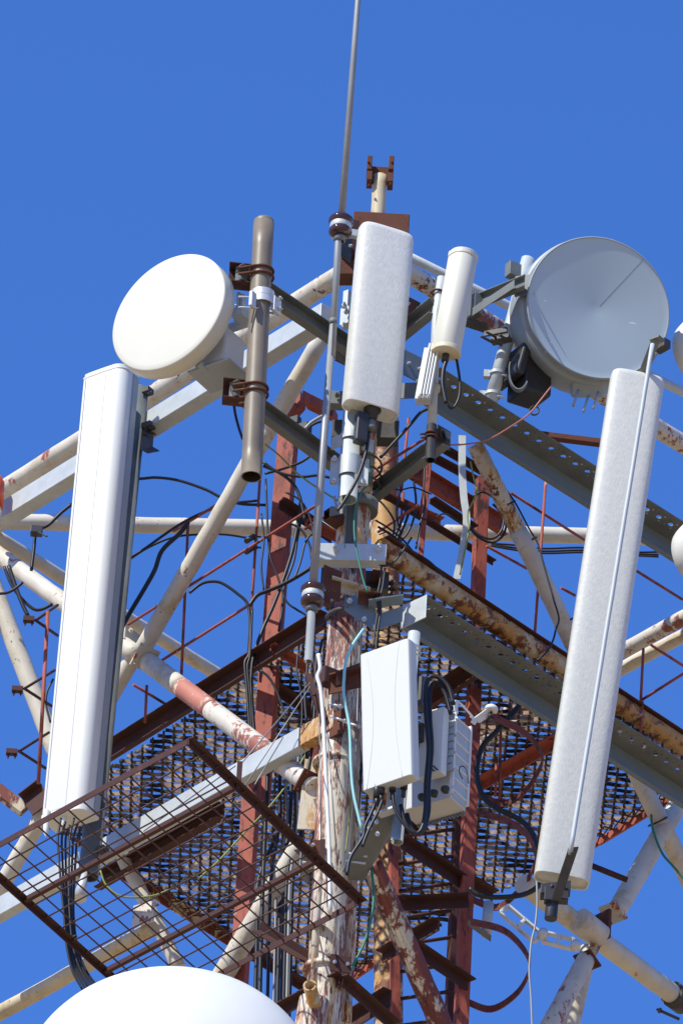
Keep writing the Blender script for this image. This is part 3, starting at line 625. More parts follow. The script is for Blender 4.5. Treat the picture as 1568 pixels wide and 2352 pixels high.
b = nb(); tube(b, [P(203, 2015, yyp+.22), P(318, 895, yyp+.22)], 24*U, 26, inner=.005); obj('pipe', b, M['galv_old'], lp)
for (x, y) in ((318, 905), (322, 985), (205, 1855), (215, 1960)):
    b = nb(); box(b, P(x+10, y-3, yyp+.2), R_, N_, cz, .1, .05, .03); bolt(b, P(x+22, y-2, yyp+.17), R_, .01, .012); bevel(b, .002); obj('clamp', b, M['dark_galv'], lp)
b = nb(); tube(b, [P(182,2065,yyp+.1), P(196,2000,yyp+.12)], 8*U, 14, rr=[17*U, 5*U]); obj('cone_end', b, M['zinc'], lp)
b = nb(); prism(b, P(325,990,.85), P(352,985,1.0), chan(.11,.05), toL*-1, cz); fix(b); obj('bracket', b, M['dark_galv'], lp)
# ================================================================== CENTRE PANEL (mottled)
def oval_prof(W, D, n=10, p=4.2):
    out = []
    for k in range(44):
        t = math.pi*2*k/44; c, s = math.cos(t), math.sin(t)
        out.append((W/2*math.copysign(abs(c)**(2/p), c), D/2*math.copysign(abs(s)**(2/p), s)))
    return out
def slab_antenna(label, mt, bx, by, tx, ty, d, d2, wpx, deg, D, roundtop=.02):
    p0, p1 = P(bx, by, d), P(tx, ty, d2); ax = (p1-p0).normalized(); R_, U_, N_ = az_frame(deg)
    s = (R_-ax*R_.dot(ax)).normalized(); n = ax.cross(s).normalized(); n = n if n.y < 0 else -n
    o = thing('fibreglass_panel_antenna', label, 'panel antenna', p0); b = nb(); pr = oval_prof(wpx*U, D); L_ = (p1-p0).length
    rings = []
    for h_, k in ((0, .985), (.004, 1), (L_-roundtop*1.6, 1), (L_-roundtop, .995), (L_-roundtop*.4, .97), (L_, .91), (L_+.002, .5), (L_+.002, .02)):
        dd = 1 if k > .9 else k
        rings.append([b.verts.new(p0+ax*h_+s*a*k+n*c*(k if k > .98 else k*.96)) for a, c in pr])
    for a, c in zip(rings, rings[1:]):
        for k in range(44): f = b.faces.new((a[k], a[(k+1) % 44], c[(k+1) % 44], c[k])); f.smooth = True
    b.faces.new(rings[-1])
    inner = [b.verts.new(p0+ax*.0+s*a*.93+n*c*.9) for a, c in pr]; inn2 = [b.verts.new(p0+ax*.012+s*a*.92+n*c*.88) for a, c in pr]
    for k in range(44): k2 = (k+1) % 44; b.faces.new((rings[0][k2], rings[0][k], inner[k], inner[k2])); b.faces.new((inner[k2], inner[k], inn2[k], inn2[k2]))
    b.faces.new(inn2[::-1]); fix(b); obj('radome', b, M[mt], o); return o, p0, p1, s, n, ax
cp, p0, p1, s, n, ax = slab_antenna('mottled white fibreglass panel antenna at the top centre, in front of the leg', 'fibre', 850, 944, 886, 533, -.42, -.42, 133, -21, .115)
b = nb(); c = p0+s*.01; lathe(b, [(0,.02),(.042,.012),(.042,0),(.03,-.012),(.026,-.05),(.018,-.055)], c+ax*.004, ax, 24); obj('cable_gland', b, M['darkplastic'], cp)
b = nb(); lathe(b, [(.012,0),(.02,-.005),(.026,-.045),(.024,-.055),(0,-.055)], c-ax*.05, ax, 24); obj('plug', b, M['galv_old'], cp)
b = nb(); box(b, P(829, 984, -.43), s, n, ax, .06, .05, .17); bevel(b,.008,3); obj('junction', b, M['darkplastic'], cp)
# its mounting pipe, clamp plates, strut
mp_ = thing('mounting_pipe', 'short open grey pipe below the mottled centre panel, held by clamp plates', 'pipe', P(799, 1150, -.36))
b = nb(); tube(b, [P(797.5, 1148, -.36), P(812, 900, -.36)], 22*U, 28, inner=.005); obj('pipe', b, M['galv'], mp_)
b = nb(); 
box(b, P(802, 1084, -.365), Vector((1,-.05,0)), cy, cz, 88*U, .008, 62*U*1.18); bevel(b, .003); obj('back_plate', b, M['galv'], mp_)
for x, y in ((768,1055),(766,1106),(836,1060),(834,1108)):
    b = nb(); bolt(b, P(x, y, -.375), -cy, .013, .014); obj('bolt', b, M['zinc'], mp_)
for (x, y, hh) in ((808, 1008, 15), (803, 1076, 46)):
    b = nb(); ang = [math.pi*(-.5)+math.pi*i/20 for i in range(21)]; c = P(x, y, -.36); strip(b, [c+(Vector((0,-1,0))*math.cos(t)+Vector((1,0,0))*math.sin(t))*26*U for t in ang], hh*U*1.15, .005, cz); obj('saddle', b, M['galv'], mp_)
b = nb(); box(b, P(775, 1014, -.36), Vector((.8,-.6,0)), Vector((.6,.8,0)), cz, .07, .008, .07); bevel(b,.002); obj('clamp_ear', b, M['galv'], mp_); b = nb(); box(b, P(845, 1022, -.36), Vector((.9,.4,0)), Vector((-.4,.9,0)), cz, .06, .008, .07); bevel(b,.002); obj('clamp_ear', b, M['galv'], mp_)
b = nb(); box(b, P(797, 730, -.3), Vector((.8,-.6,0)), Vector((.6,.8,0)), cz, .05, .05, .1); box(b, P(798, 690, -.3), Vector((.8,-.6,0)), Vector((.6,.8,0)), cz, .03, .04, .1)
for x, y in ((790,705),(795,718),(789,752)): bolt(b, P(x,y,-.36), -cy, .013, .02)
bevel(b,.002); obj('upper_clamp', b, M['galv'], mp_)
b = nb(); box(b, P(775, 920, -.1), Vector((1,0,0)), cy, cz, 60*U, .06, 36*U); bevel(b,.002); bolt(b, P(774,910,-.14), -cy, .011, .014); obj('side_angle', b, M['galv_old'], mp_)
st = thing('galvanised_strut', 'upright slotted grey strut rising from the cross plate on the near leg', 'strut', P(805, 1270, -.22))
b = nb(); prism(b, P(803,1272,-.2), P(808,1150,-.2), [(-.03,0),(.03,0),(.03,-.04),(.022,-.04),(.022,-.008),(-.022,-.008),(-.022,-.04),(-.03,-.04)], Vector((1,0,0)), cy); bevel(b,.002); fix(b); obj('channel', b, M['galv_old'], st)
cpz = P(810, 1265, -.22)
xp = thing('cross_plate', 'bright galvanised angle plate bolted across the near leg', 'plate', cpz)
def plateangle(b, x0, y0, x1, y1, d, hh, depth):
    prism(b, P(x0,y0,d), P(x1,y1,d), [(0,0),(0,-hh),(depth,-hh),(depth,-hh+.006),(.006,-hh+.006),(.006,0)], cy, cz)
b = nb(); plateangle(b, 732, 1247, 888, 1250, -.24, 41*U*1.1, .07); bevel(b,.0015); fix(b); obj('angle', b, M['galv'], xp)
for x in (770, 868):
    b = nb(); bolt(b, P(x, 1265, -.24), -cy, .013, .03); tube(b, [P(x,1262,-.24), P(x+2,1262,.15)], .006, 8); obj('bolt', b, M['zinc'], xp)
b = nb(); plateangle(b, 738, 1303, 894, 1314, .10, .1, .06); bevel(b,.0015); fix(b); obj('rear_angle', b, M['dark_galv'], xp)
b = nb(); plateangle(b, 763, 963, 917, 966, -.02, .1, .08); bevel(b,.0015); fix(b); obj('rear_channel', b, M['dark_galv'], mp_)
tb = thing('square_tube_stub', 'rusty square tube stub sticking out left of the near leg above the cross plate', 'bracket', P(760, 1190, -.1))
b = nb(); prism(b, P(752, 1180, -.15), P(790, 1205, .0), [(-.03,-.03),(.03,-.03),(.03,.03),(-.03,.03),(-.03,-.026),(-.026,-.026),(-.026,.026),(.026,.026),(.026,-.026),(-.03,-.0262)], Vector((.6,-.8,0)), cz); obj('tube', b, M['rust'], tb)
b = nb(); box(b, P(775, 1172, -.2), Vector((.9,-.4,0)).normalized(), Vector((.4,.9,0)).normalized(), cz, .08, .006, .05); obj('plate', b, M['galv_old'], tb)
for y_, x_ in ((1072, 845), (1098, 843), (1122, 842)):
    b = nb(); c = P(x_-8, y_, 0); ring = [c+(Vector((1,0,0))*math.cos(t)+Vector((0,1,-.25))*math.sin(t))*40*U for t in [math.pi*2*i/32 for i in range(33)]]; tube(b, ring, 2.6*U, 8, cap=False); single('u_bolt', b, M['dark_galv'], {1072:'upper',1098:'middle',1122:'lower'}[y_]+' dark u-bolt loop round the near leg beside the open pipe end', 'u-bolt', c)
mb = thing('leg_clamp', 'dark maroon clamp plates round the near leg below the whip antenna foot', 'clamp', P(765, 1560, -.1))
b = nb(); box(b, P(762, 1560, -.12), Vector((.85,.5,0)), Vector((-.5,.85,0)), cz, .12, .05, .1); bevel(b, .01, 2); obj('left_jaw', b, M['maroon'], mb)
b = nb(); prism(b, P(772, 1552, -.26), P(826, 1532, -.2), [(0,.02),(0,-.06),(.006,-.06),(.006,.02)], -cy, cz); fix(b); obj('right_jaw', b, M['rust'], mb)
for q_ in ((757,1617,778,1622),(758,1645,788,1656),(795,1660,822,1668)):
    b = nb(); tube(b, [P(q_[0],q_[1],-.16), P(q_[2],q_[3],-.2)], .006, 8); bolt(b, P(q_[2],q_[3],-.2), Vector((1,.1,-.2)), .011, .01); obj('clamp_bolt', b, M['zinc'], mb)
b = nb(); prism(b, P(735, 1660, -.05), P(700, 1560, .0), [(0,0),(.03,0),(.03,-.05),(0,-.05)], Vector((1,0,0)), cy); fix(b); obj('hanger', b, M['maroon'], mb)
# ================================================================== WHIP
wp = thing('whip_antenna', 'very long thin grey whip antenna rising out of the top of the photo', 'whip antenna', P(707, 1522, -.42))
wd = -.45
b = nb(); tube(b, [P(762,820,wd), P(777,545,wd), P(783,500,wd)], 8.5*U, 18, inner=0, rr=[8*U,8*U,8.6*U]); tube(b, [P(784,500,wd), P(823,-20,wd), P(829,-110,wd)], 7*U, 18, rr=[8.5*U,6.6*U,6.2*U]); obj('upper_rod', b, M['whip'], wp)
b = nb(); tube(b, [P(719,1345,wd), P(741,1040,wd), P(765,735,wd)], 8*U, 18, rr=[10*U,9*U,7.6*U]); obj('middle_rod', b, M['whip'], wp)
b = nb(); tube(b, [P(765.5,733,wd), P(764.5,745,wd)], 9.5*U, 18); obj('joint', b, M['galv_old'], wp)
b = nb(); tube(b, [P(708,1520,wd), P(716,1395,wd)], 9.5*U, 18, inner=.003); obj('lower_rod', b, M['whip'], wp)
for (x, y, lab) in ((782, 522, 0), (718, 1371, 0)):
    axd = (P(x+4, y-50, wd)-P(x, y, wd)).normalized(); k = 1/480
    b = nb(); c = P(x, y, wd)
    lathe(b, [(9*k,30*k),(24*k,28*k),(29*k,22*k),(29.5*k,15*k),(24*k,10*k),(23.5*k,4*k),(23.5*k,-6*k),(27*k,-9*k),(27.5*k,-15*k),(24*k,-22*k),(14*k,-26*k),(0,-26*k)], c, axd, 36); obj('insulator', b, M['porcelain'], wp)
    b = nb(); lathe(b, [(24.2*k,9*k),(25*k,7*k),(25*k,-3*k),(24.2*k,-5*k)], c, axd, 36); obj('clamp_ring', b, M['galv'], wp)
    b = nb(); lathe(b, [(9*k,-28*k),(14*k,-27*k),(14.5*k,-31*k),(14*k,-38*k),(10*k,-40*k)], c, axd, 28); obj('bush', b, M['galv_old'], wp)
b = nb(); box(b, P(762,1340,-.3), Vector((.8,.5,0)).normalized(), Vector((-.5,.8,0)).normalized(), cz, .1, .008, .17); box(b, P(745,1378,-.36), Vector((1,.3,0)).normalized(), cy, cz, .06, .04, .05); bevel(b,.002); obj('bracket_plate', b, M['rust'], wp)
b = nb(); prism(b, P(762,1335,-.28), P(850,1362,-.14), angle_prof(.05,.05), -cy, cz); fix(b); obj('rusty_angle', b, M['cream_chip'], wp)
b = nb(); prism(b, P(822,1368,-.25), P(872,1372,-.2), angle_prof(.05,.05), -cy, cz); fix(b); single('rusty_angle_bracket', b, M['rust'], 'short rusty angle bracket on the near leg above the folded grey bracket', 'bracket', P(822,1368,-.25))
b = nb(); prism(b, P(755,1560,-.2), P(842,1540,-.25), angle_prof(.09,.05), -cy, cz); fix(b); single('rusty_angle_bracket', b, M['rust'], 'deep rusty angle bracket on the near leg, left of the small smooth white panel', 'bracket', P(755,1560,-.2))
b = nb(); box(b, P(806, 536, -.3), Vector((1,.2,0)).normalized(), cy, cz, .1, .03, .04); bevel(b,.003); obj('top_bracket', b, M['galv'], wp)
def cable(label, pts, d, r, mt='black', cat='cable', name='cable', group=None):
    """pts: (x, y) or (x, y, extra depth)"""
    q = [P(p[0], p[1], d+(p[2] if len(p) > 2 else 0)) for p in pts]; b = nb(); tube(b, smooth_pts(q, 6), r*U, 10)
    return single(name, b, M[mt], label, cat, q[0], group)
# ================================================================== SLIM WHITE ANTENNA
sa = thing('slim_sector_antenna', 'slim white cylindrical antenna with yellowed end caps, right of the centre panel', 'panel antenna', P(1024, 815, -.55))
p0, p1 = P(1026, 803, -.55), P(1063, 597, -.55); ax = (p1-p0).normalized(); r_ = 32.5*U
R_, U_, N_ = az_frame(10); s = (R_-ax*R_.dot(ax)).normalized(); n = ax.cross(s).normalized(); n = n if n.y < 0 else -n
pr = [(math.cos(t)*r_, math.sin(t)*r_*1.02) for t in [math.radians(a) for a in range(-35, 152, 11)]]+[(-r_*1.02, r_*.38), (-r_*1.0, -.03), (-r_*.8, -.05), (r_*.7, -.05)]
pr = pr[::-1]
b = nb(); prism(b, p0, p1, pr, s, n); bevel(b, .003, 2, .5)
for f in b.faces: f.smooth = abs(f.normal.dot(ax)) < .5
obj('radome', b, M['offwhite'], sa)
for q, e, nm in ((p1, .03, 'top_cap'), (p0-ax*.028, .028, 'bottom_cap')):
    b = nb(); prism(b, q, q+ax*e, [(a*1.04, c*1.04) for a, c in pr], s, n); bevel(b, .004, 2, .5); fix(b); obj(nm, b, M['offwhite' if nm == 'top_cap' else 'yellowed'], sa)
b = nb(); tube(b, [p0-ax*.02, p0-ax*.07], 8*U, 14); obj('connector', b, M['darkplastic'], sa)
sp = thing('mounting_pipe', 'thin grey pole with black lower end under the slim white antenna', 'pipe', P(986, 1056, -.5))
b = nb(); tube(b, [P(991, 985, -.45), P(1002, 720, -.45), P(1014, 638, -.45)], 10.5*U, 22); obj('pole', b, M['galv'], sp)
b = nb(); tube(b, [P(988, 1057, -.45), P(991, 978, -.45)], 12*U, 22, inner=.004); obj('sleeve', b, M['darkplastic'], sp)
b = nb(); tube(b, [P(997, 898, -.45), P(997.7, 886, -.45)], 13*U, 22); obj('collar', b, M['yellowed'], sp)
for y in (997, 1005, 672):
    b = nb(); c = P(990 if y > 900 else 1005, y, -.45); ring = [c+(Vector((1,0,0))*math.cos(t)+Vector((0,1,0))*math.sin(t))*13.5*U for t in [math.pi*2*i/24 for i in range(25)]]; tube(b, ring, 2.6*U, 8, cap=False); obj('u_bolt', b, M['rust'], sp)
rb_ = thing('ribbed_bracket', 'white ribbed aluminium bracket beside the pole of the slim white antenna', 'bracket', P(968, 905, -.5))
b = nb(); q0_, q1_ = P(962, 915, -.52), P(984, 798, -.52)
for k in range(4): prism(b, q0_+Vector((k*.014,0,0)), q1_+Vector((k*.014,0,0)), [(0,0),(.009,0),(.009,-.04),(0,-.04)], Vector((1,0,0)), cy)
prism(b, q0_, q1_, [(-.02,0),(.055,0),(.055,.02),(-.02,.02)], Vector((1,0,0)), cy); bevel(b,.0015); obj('rib_block', b, M['white'], rb_)
b = nb(); box(b, P(972,917,-.5), s, cy, cz, .07, .05, .03)
for x in (962,972,982): bolt(b, P(x, 915, -.55), -cy, .008, .015)
obj('end_clamp', b, M['zinc'], rb_)
zsu = P(1002, 690, -.42).z; arm = lambda x0,y0,x1,y1,d,label,mt='galv_old': gbeam('channel_arm', label, P(x0,y0,d), lev(P(x0,y0,d).z, x1, y1), CH, toL, mt)
arm(1006, 690, 905, 772, -.45, 'channel arm between the centre panel and the slim white antenna pole')
arm(1036, 992, 858, 1128, -.42, 'grey channel arm sloping from the thin pole end to the near leg')
b = nb(); prism(b, P(920,893,-.1), P(998,890,-.25), [(0,0),(.05,0),(.05,-.09),(.044,-.09),(.044,-.006),(0,-.006)], -cy, cz); fix(b); single('folded_plate', b, M['galv_old'], 'dark folded plate between the centre panel foot and the ribbed bracket', 'plate', P(950,900,-.1))
b = nb(); box(b, P(1003, 1000, -.4), Vector((.8,-.6,0)), Vector((.6,.8,0)), cz, .07, .03, .06)
tube(b, [P(965,997,-.48), P(1010,993,-.4)], .006, 8); tube(b, [P(967,1005,-.48), P(1012,1001,-.4)], .006, 8); bevel(b,.002); obj('cross_clamp', b, M['dark_galv'], sp)
# ================================================================== GREY DISH, RIGHT
dn = (RT*.27+UP*.27-FWD*.92).normalized(); dcr = P(1374, 706, .02)
dr = thing('grey_dish_antenna', 'large pale blue-grey shrouded dish antenna on the right with a scratched conical face', 'dish antenna', dcr)
ro = 175*U
b = nb(); prof = [(0,-.026)]+[(ro*.975*k/12, -.026+.026*k/12) for k in range(1,13)]+[(ro*.985,.001)]; lathe(b, prof, dcr, dn, 128)
fcm = mat('scratched_radome', (0.45,0.56,0.61), .5, 0, var=.02, vscale=3) if True else mat('scratched_radome', (0.34,0.43,0.48), .5, 0, var=.02, vscale=3)
Nn = fcm.node_tree.nodes; Ll = fcm.node_tree.links; bs = Nn['Principled BSDF']; src = bs.inputs['Base Color'].links[0].from_socket
tc = Nn.new('ShaderNodeTexCoord'); cur = src
for i, rot in enumerate(((0.3,.5,.9),(1.1,.2,.4))):
    mpn = Nn.new('ShaderNodeMapping'); mpn.inputs['Rotation'].default_value = rot; mpn.inputs['Scale'].default_value = (3, 26, 26); mpn.inputs['Location'].default_value = (i*5, i*3, 1)
    vn = Nn.new('ShaderNodeTexNoise'); vn.inputs['Scale'].default_value = 1.6; vn.inputs['Detail'].default_value = 2
    mr = Nn.new('ShaderNodeMapRange'); mr.inputs['From Min'].default_value = .735; mr.inputs['From Max'].default_value = .76
    mx = Nn.new('ShaderNodeMix'); mx.data_type = 'RGBA'; mx.inputs[7].default_value = (.75,.78,.8,1)
    Ll.new(tc.outputs['Object'], mpn.inputs[0]); Ll.new(mpn.outputs[0], vn.inputs['Vector']); Ll.new(vn.outputs[0], mr.inputs['Value']); Ll.new(mr.outputs[0], mx.inputs[0]); Ll.new(cur, mx.inputs[6]); cur = mx.outputs[2]
Ll.new(cur, bs.inputs['Base Color']); M['face'] = fcm
fix(b); obj('conical_face', b, M['face'], dr)
b = nb(); e = (P(1480, 592, 0)-dcr); e = (e-dn*e.dot(dn)).normalized(); A_ = dcr-dn*.0245+e*.02; B_ = dcr+dn*.0+e*ro*.975; tube(b, [A_, B_], .0007, 6); obj('seam', b, M['dark_galv'], dr)
b = nb(); lathe(b, [(ro*.975,.0),(ro*.98,.003),(ro*.99,.003),(ro*.998,0),(ro*.995,-.02),(ro*.985,-.024),(ro*.94,-.028),(ro*.94,-.06),(ro*.985,-.062),(ro*1.03,-.066),(ro*1.03,-.095),(ro*1.04,-.11),(ro*1.04,-.24),(ro*1.02,-.27),(ro*.88,-.31),(ro*.6,-.37),(ro*.3,-.40),(0,-.40)], dcr, dn, 128); fix(b); obj('shroud', b, M['shroud'], dr)
b = nb(); ringp = []
for k in range(65):
    t = 2*math.pi*k/64; s1, t1 = perp(dn); ringp.append(dcr+dn*-.005+(s1*math.cos(t)+t1*math.sin(t))*ro*.99)
tube(b, ringp, .003, 8, cap=False); obj('rim_bead', b, M['galv'], dr)
for x, y in ((1318,706),(1200,640)): pass
b = nb()
for k in range(5):
    t = 2*math.pi*(k+.3)/5; s1, t1 = perp(dn); q = dcr-dn*.012+(s1*math.cos(t)+t1*math.sin(t))*ro*.995; d2 = (q-dcr).normalized(); box(b, q, d2, dn, d2.cross(dn), .006, .02, .012)
obj('rim_clips', b, M['zinc'], dr)
b = nb(); tube(b, [dcr-dn*.3, dcr-dn*.46], .1, 28); obj('hub', b, M['darkplastic'], dr)
b = nb(); box(b, P(1216, 868, .26), Vector((.8,.5,.1)).normalized(), Vector((-.5,.8,0)).normalized(), cz, .16, .16, .26); box(b, P(1180, 840, .2), Vector((.8,.5,.1)).normalized(), Vector((-.5,.8,0)).normalized(), Vector((.2,0,1)).normalized(), .05, .2, .2); bevel(b, .012, 2); obj('radio_unit', b, M['darkplastic'], dr)
b = nb(); ang = [math.pi*(.9+.9*i/20) for i in range(21)]; c = P(1192,850,.12); strip(b, [c+(Vector((1,0,0))*math.cos(t)*.05+cz*math.sin(t)*.12) for t in ang], .03, .006, cy); obj('curved_plate', b, M['galv_old'], dr)
b = nb()
prism(b, P(1082,690,.25), P(1205,640,-.1), [(0,0),(.045,0),(.045,-.006),(.006,-.006),(.006,-.064),(.045,-.064),(.045,-.07),(0,-.07)], -cy, cz)
prism(b, P(1080,722,.2), P(1180,655,-.05), [(0,0),(.05,0),(.05,-.05),(.044,-.05),(.044,-.006),(0,-.006)], -cy, cz)
box(b, P(1092,702,.18), Vector((.5,-.8,0)), Vector((.8,.5,0)), cz, .06, .05, .12); box(b, P(1178,622,.0), Vector((.5,-.8,0)), Vector((.8,.5,0)), cz, .05, .07, .08); box(b, P(1205,655,-.05), Vector((.9,-.3,0)).normalized(), Vector((.3,.9,0)), cz, .1, .01, .12)
bevel(b,.002); fix(b); obj('support_arm', b, M['galv_old'], dr)
b = nb(); box(b, P(1138,762,.12), Vector((.9,-.4,0)).normalized(), Vector((.4,.9,0)).normalized(), cz, .12, .012, .03); box(b, P(1150,780,.1), Vector((.9,-.4,0)).normalized(), Vector((.4,.9,0)).normalized(), cz, .1, .05, .02)
for x, y in ((1118,778),(1130,768),(1140,785),(1160,775)): tube(b, [P(x-14,y-6,.02), P(x+12,y+8,.1)], .007, 8)
box(b, P(1090,745,.2), Vector((.9,.4,0)).normalized(), cy, cz, .14, .05, .03); bevel(b,.002); obj('lower_clamp', b, M['dark_galv'], dr)
b = nb(); box(b, P(1350,890,.25), RT, FWD, UP, .17, .1, .1); bevel(b,.02,3)
for x, y in ((1322,925),(1345,938),(1368,930)): tube(b, [P(x+6,y-30,.2), P(x-6,y+8,.18)], .0065, 8)
obj('feed_box', b, M['shroud'], dr)
b = nb(); box(b, P(1520, 794, .0), Vector((.6,-.7,0)), Vector((.7,.6,0)), cz, .08, .05, .05); bevel(b,.003); obj('side_lug', b, M['dark_galv'], dr)
dp = thing('mounting_pipe', 'light grey pole with clamp straps carrying the grey dish, left of the dish', 'pipe', P(1127, 920, .22))
b = nb(); tube(b, [P(1124, 930, .22), P(1166, 775, .22), P(1212, 595, .22)], 16*U, 24); obj('pole', b, M['galv'], dp)
for x, y in ((1141, 860), (1130, 908)):
    b = nb(); c = P(x, y, .22); ring = [c+(Vector((1,0,0))*math.cos(t)+Vector((0,1,0))*math.sin(t))*19*U for t in [math.pi*2*i/24 for i in range(25)]]; strip(b, ring, .016, .005); tube(b, [c+Vector((-.045,-.02,0)), c+Vector((.06,-.03,-.03))], .006, 8); box(b, c+Vector((-.05,-.01,-.01)), cx, cy, cz, .03, .03, .04); obj('strap', b, M['galv'], dp)
# dishes cut by the right edge
for (x, y, d, r_, lab, mt) in ((1655, 790, .3, 66, 'white dish cut by the right edge, beside the large grey dish', 'white'), (1650, 1255, .5, 62, 'small white dish cut by the right edge, below the upper perforated beam', 'white')):
    c = P(x, y, d); nn = Vector((.62,-.78,-.05)).normalized(); R0 = r_*1.35*U; o = thing('white_dish_antenna', lab, 'dish antenna', c); b = nb()
    lathe(b, [(0,.0),(R0*.9,0),(R0*.97,-.006),(R0,-.02),(R0,-.09),(R0*1.03,-.1),(R0*.95,-.16),(R0*.6,-.2),(0,-.22)], c, nn, 64); fix(b); obj('drum', b, M[mt], o)
    b = nb(); lathe(b, [(R0*.985,.0),(R0*1.02,-.01),(R0*1.02,-.03),(R0*.99,-.035)], c, nn, 64); obj('rim', b, M['shroud'], o)
# ================================================================== BIG FRONT PANEL, RIGHT
rp, p0, p1, s, n, ax = slab_antenna('longest mottled grey-white panel antenna, on the right with a thin white rod in front', 'fibre2', 1289, 2024, 1464, 866, -.3, -.42, 124, -7, .12)
a_, b_ = P(1309, 1962, -.52), P(1498, 790, -.64); rodm = nb(); tube(rodm, jit(a_, b_, 30, .0005), 5.2*U, 16); obj('stay_rod', rodm, M['blue_rod'], rp)
b = nb(); prism(b, P(1317, 1946, -.5), P(1276, 2068, -.36), [(-.024,0),(.024,0),(.024,.014),(-.024,.014)], Vector((1,0,.2)).normalized(), cy); bolt(b, P(1313, 1962, -.52), -cy, .01, .01); bevel(b,.002); obj('bottom_bracket', b, M['dark_galv'], rp)
b = nb(); tube(b, [P(1264, 2112, -.32), P(1270, 2050, -.32)], 14*U, 18); box(b, P(1275, 2046, -.32), Vector((1,0,.2)).normalized(), cy, cz, .14, .07, .05); box(b, P(1262, 2058, -.34), cx, cy, cz, .05, .05, .07); box(b, P(1292, 2060, -.33), cx, cy, cz, .05, .05, .06)
for x,y in ((1268,2038),(1301,2044)): bolt(b, P(x, y, -.38), -cy, .01, .01)
bevel(b,.003); obj('bottom_clamp', b, M['darkplastic'], rp)
b = nb(); v = [P(1496,778,-.64), P(1512,782,-.6), P(1486,860,-.46), P(1467,852,-.46)]; n0 = [b.verts.new(q) for q in v]; n1 = [b.verts.new(q+Vector((.004,.012,.0))) for q in v]
b.faces.new(n0); b.faces.new(n1[::-1])
for k in range(4): b.faces.new((n0[k], n0[(k+1)%4], n1[(k+1)%4], n1[k]))
box(b, P(1508,780,-.6), Vector((.8,-.6,0)), Vector((.6,.8,0)), cz, .055, .05, .012); fix(b); obj('top_bracket', b, M['galv_old'], rp)
# ================================================================== SMALL PANEL + RADIO
lpn = thing('small_panel_antenna', 'short smooth white panel antenna low in the centre, with faint curved creases', 'panel antenna', P(880, 1805, -.5))
R_, U_, N_ = az_frame(34); b0, t0 = P(889, 1798, -.5), P(882, 1484, -.5); ax = (t0-b0).normalized(); s = (R_-ax*R_.dot(ax)).normalized(); n = ax.cross(s).normalized(); n = n if n.y < 0 else -n
W_ = 128*U; h = W_/2; D_ = .07; prof = [(-h,-.004),(-h+.008,0),(h-.02,0),(h-.004,-.006),(h,-.02),(h,-D_),(-h,-D_)]
b = nb(); prism(b, b0, t0, prof, s, n); bevel(b, .005, 3, .4); obj('radome', b, M['soft_white'], lpn)
L_ = (t0-b0).length
for sg in (-1, 1):
    b = nb(); pts = [b0+s*h*((-.84+.28*math.sin(math.pi*k/20)+.1*k/20) if sg < 0 else (.62-.24*math.sin(math.pi*k/20)))+ax*L_*k/20+n*.0006 for k in range(21)]; tube(b, pts, .0011, 6); obj('crease', b, M['soft_white'], lpn)
for i, (x, y) in enumerate(((866,1815),(876,1808),(902,1800),(928,1795))):
    b = nb(); tube(b, [P(x-1, y+18, -.45), P(x, y-16, -.45)], 8*U, 14); tube(b, [P(x-2, y+36, -.45), P(x-1, y+16, -.45)], 5*U, 12); obj('connector', b, M['darkplastic'], lpn)
pp = thing('mounting_pipe', 'blue-grey pipe behind the short white panel, its open lower end showing', 'pipe', P(911, 1938, -.33))
b = nb(); tube(b, [P(911, 1935, -.33), P(951, 1455, -.33)], 14*U, 26, inner=.004); obj('pipe', b, M['galv'], pp)
for y, xx in ((1490, 948), (1500, 948), (1510, 947)):
    b = nb(); c = P(xx, y, -.33); ring = [c+(Vector((1,0,0))*math.cos(t)+Vector((0,1,0))*math.sin(t))*17*U for t in [math.pi*2*i/24 for i in range(25)]]; tube(b, ring, 2.5*U, 8, cap=False); obj('u_bolt', b, M['galv'], pp)
b = nb(); tube(b, [P(950,1520,-.34), P(972,1570,-.3)], .01, 10); box(b, P(962,1595,-.3), s, n, cz, .06, .06, .16); box(b, P(966,1690,-.28), s, n, cz, .05, .06, .1); bevel(b,.003); obj('tilt_bracket', b, M['dark_galv'], pp)
b = nb(); prism(b, P(893,1868,-.36), P(803,2020,-.02), [(-.055,0),(.055,0),(.055,.05),(.049,.05),(.049,.006),(-.049,.006),(-.049,.05),(-.055,.05)], Vector((.95,.25,.1)).normalized(), cy); bevel(b,.002); fix(b)
ar = thing('channel_arm', 'grey channel arm from the near leg to the foot of the short panel pipe', 'beam', P(803,2020,-.02)); obj('channel', b, M['galv_old'], ar)
b = nb(); box(b, P(888,1866,-.4), s, n, cz, .09, .05, .012); box(b, P(896,1840,-.38), s, n, cz, .012, .05, .1)
obj('clamp_plate', b, M['zinc'], ar); b = nb()
for x, y in ((862,1870),(864,1890),(848,1905),(866,1918)): bolt(b, P(x,y,-.4), -cy, .011, .012)
obj('clamp_bolts', b, M['zinc'], ar); b = nb()
tube(b, [P(795,1960,-.1), P(842,1968,-.14)], .006, 8); tube(b, [P(795,1978,-.1), P(838,1984,-.14)], .006, 8); obj('tie_rods', b, M['zinc'], ar)
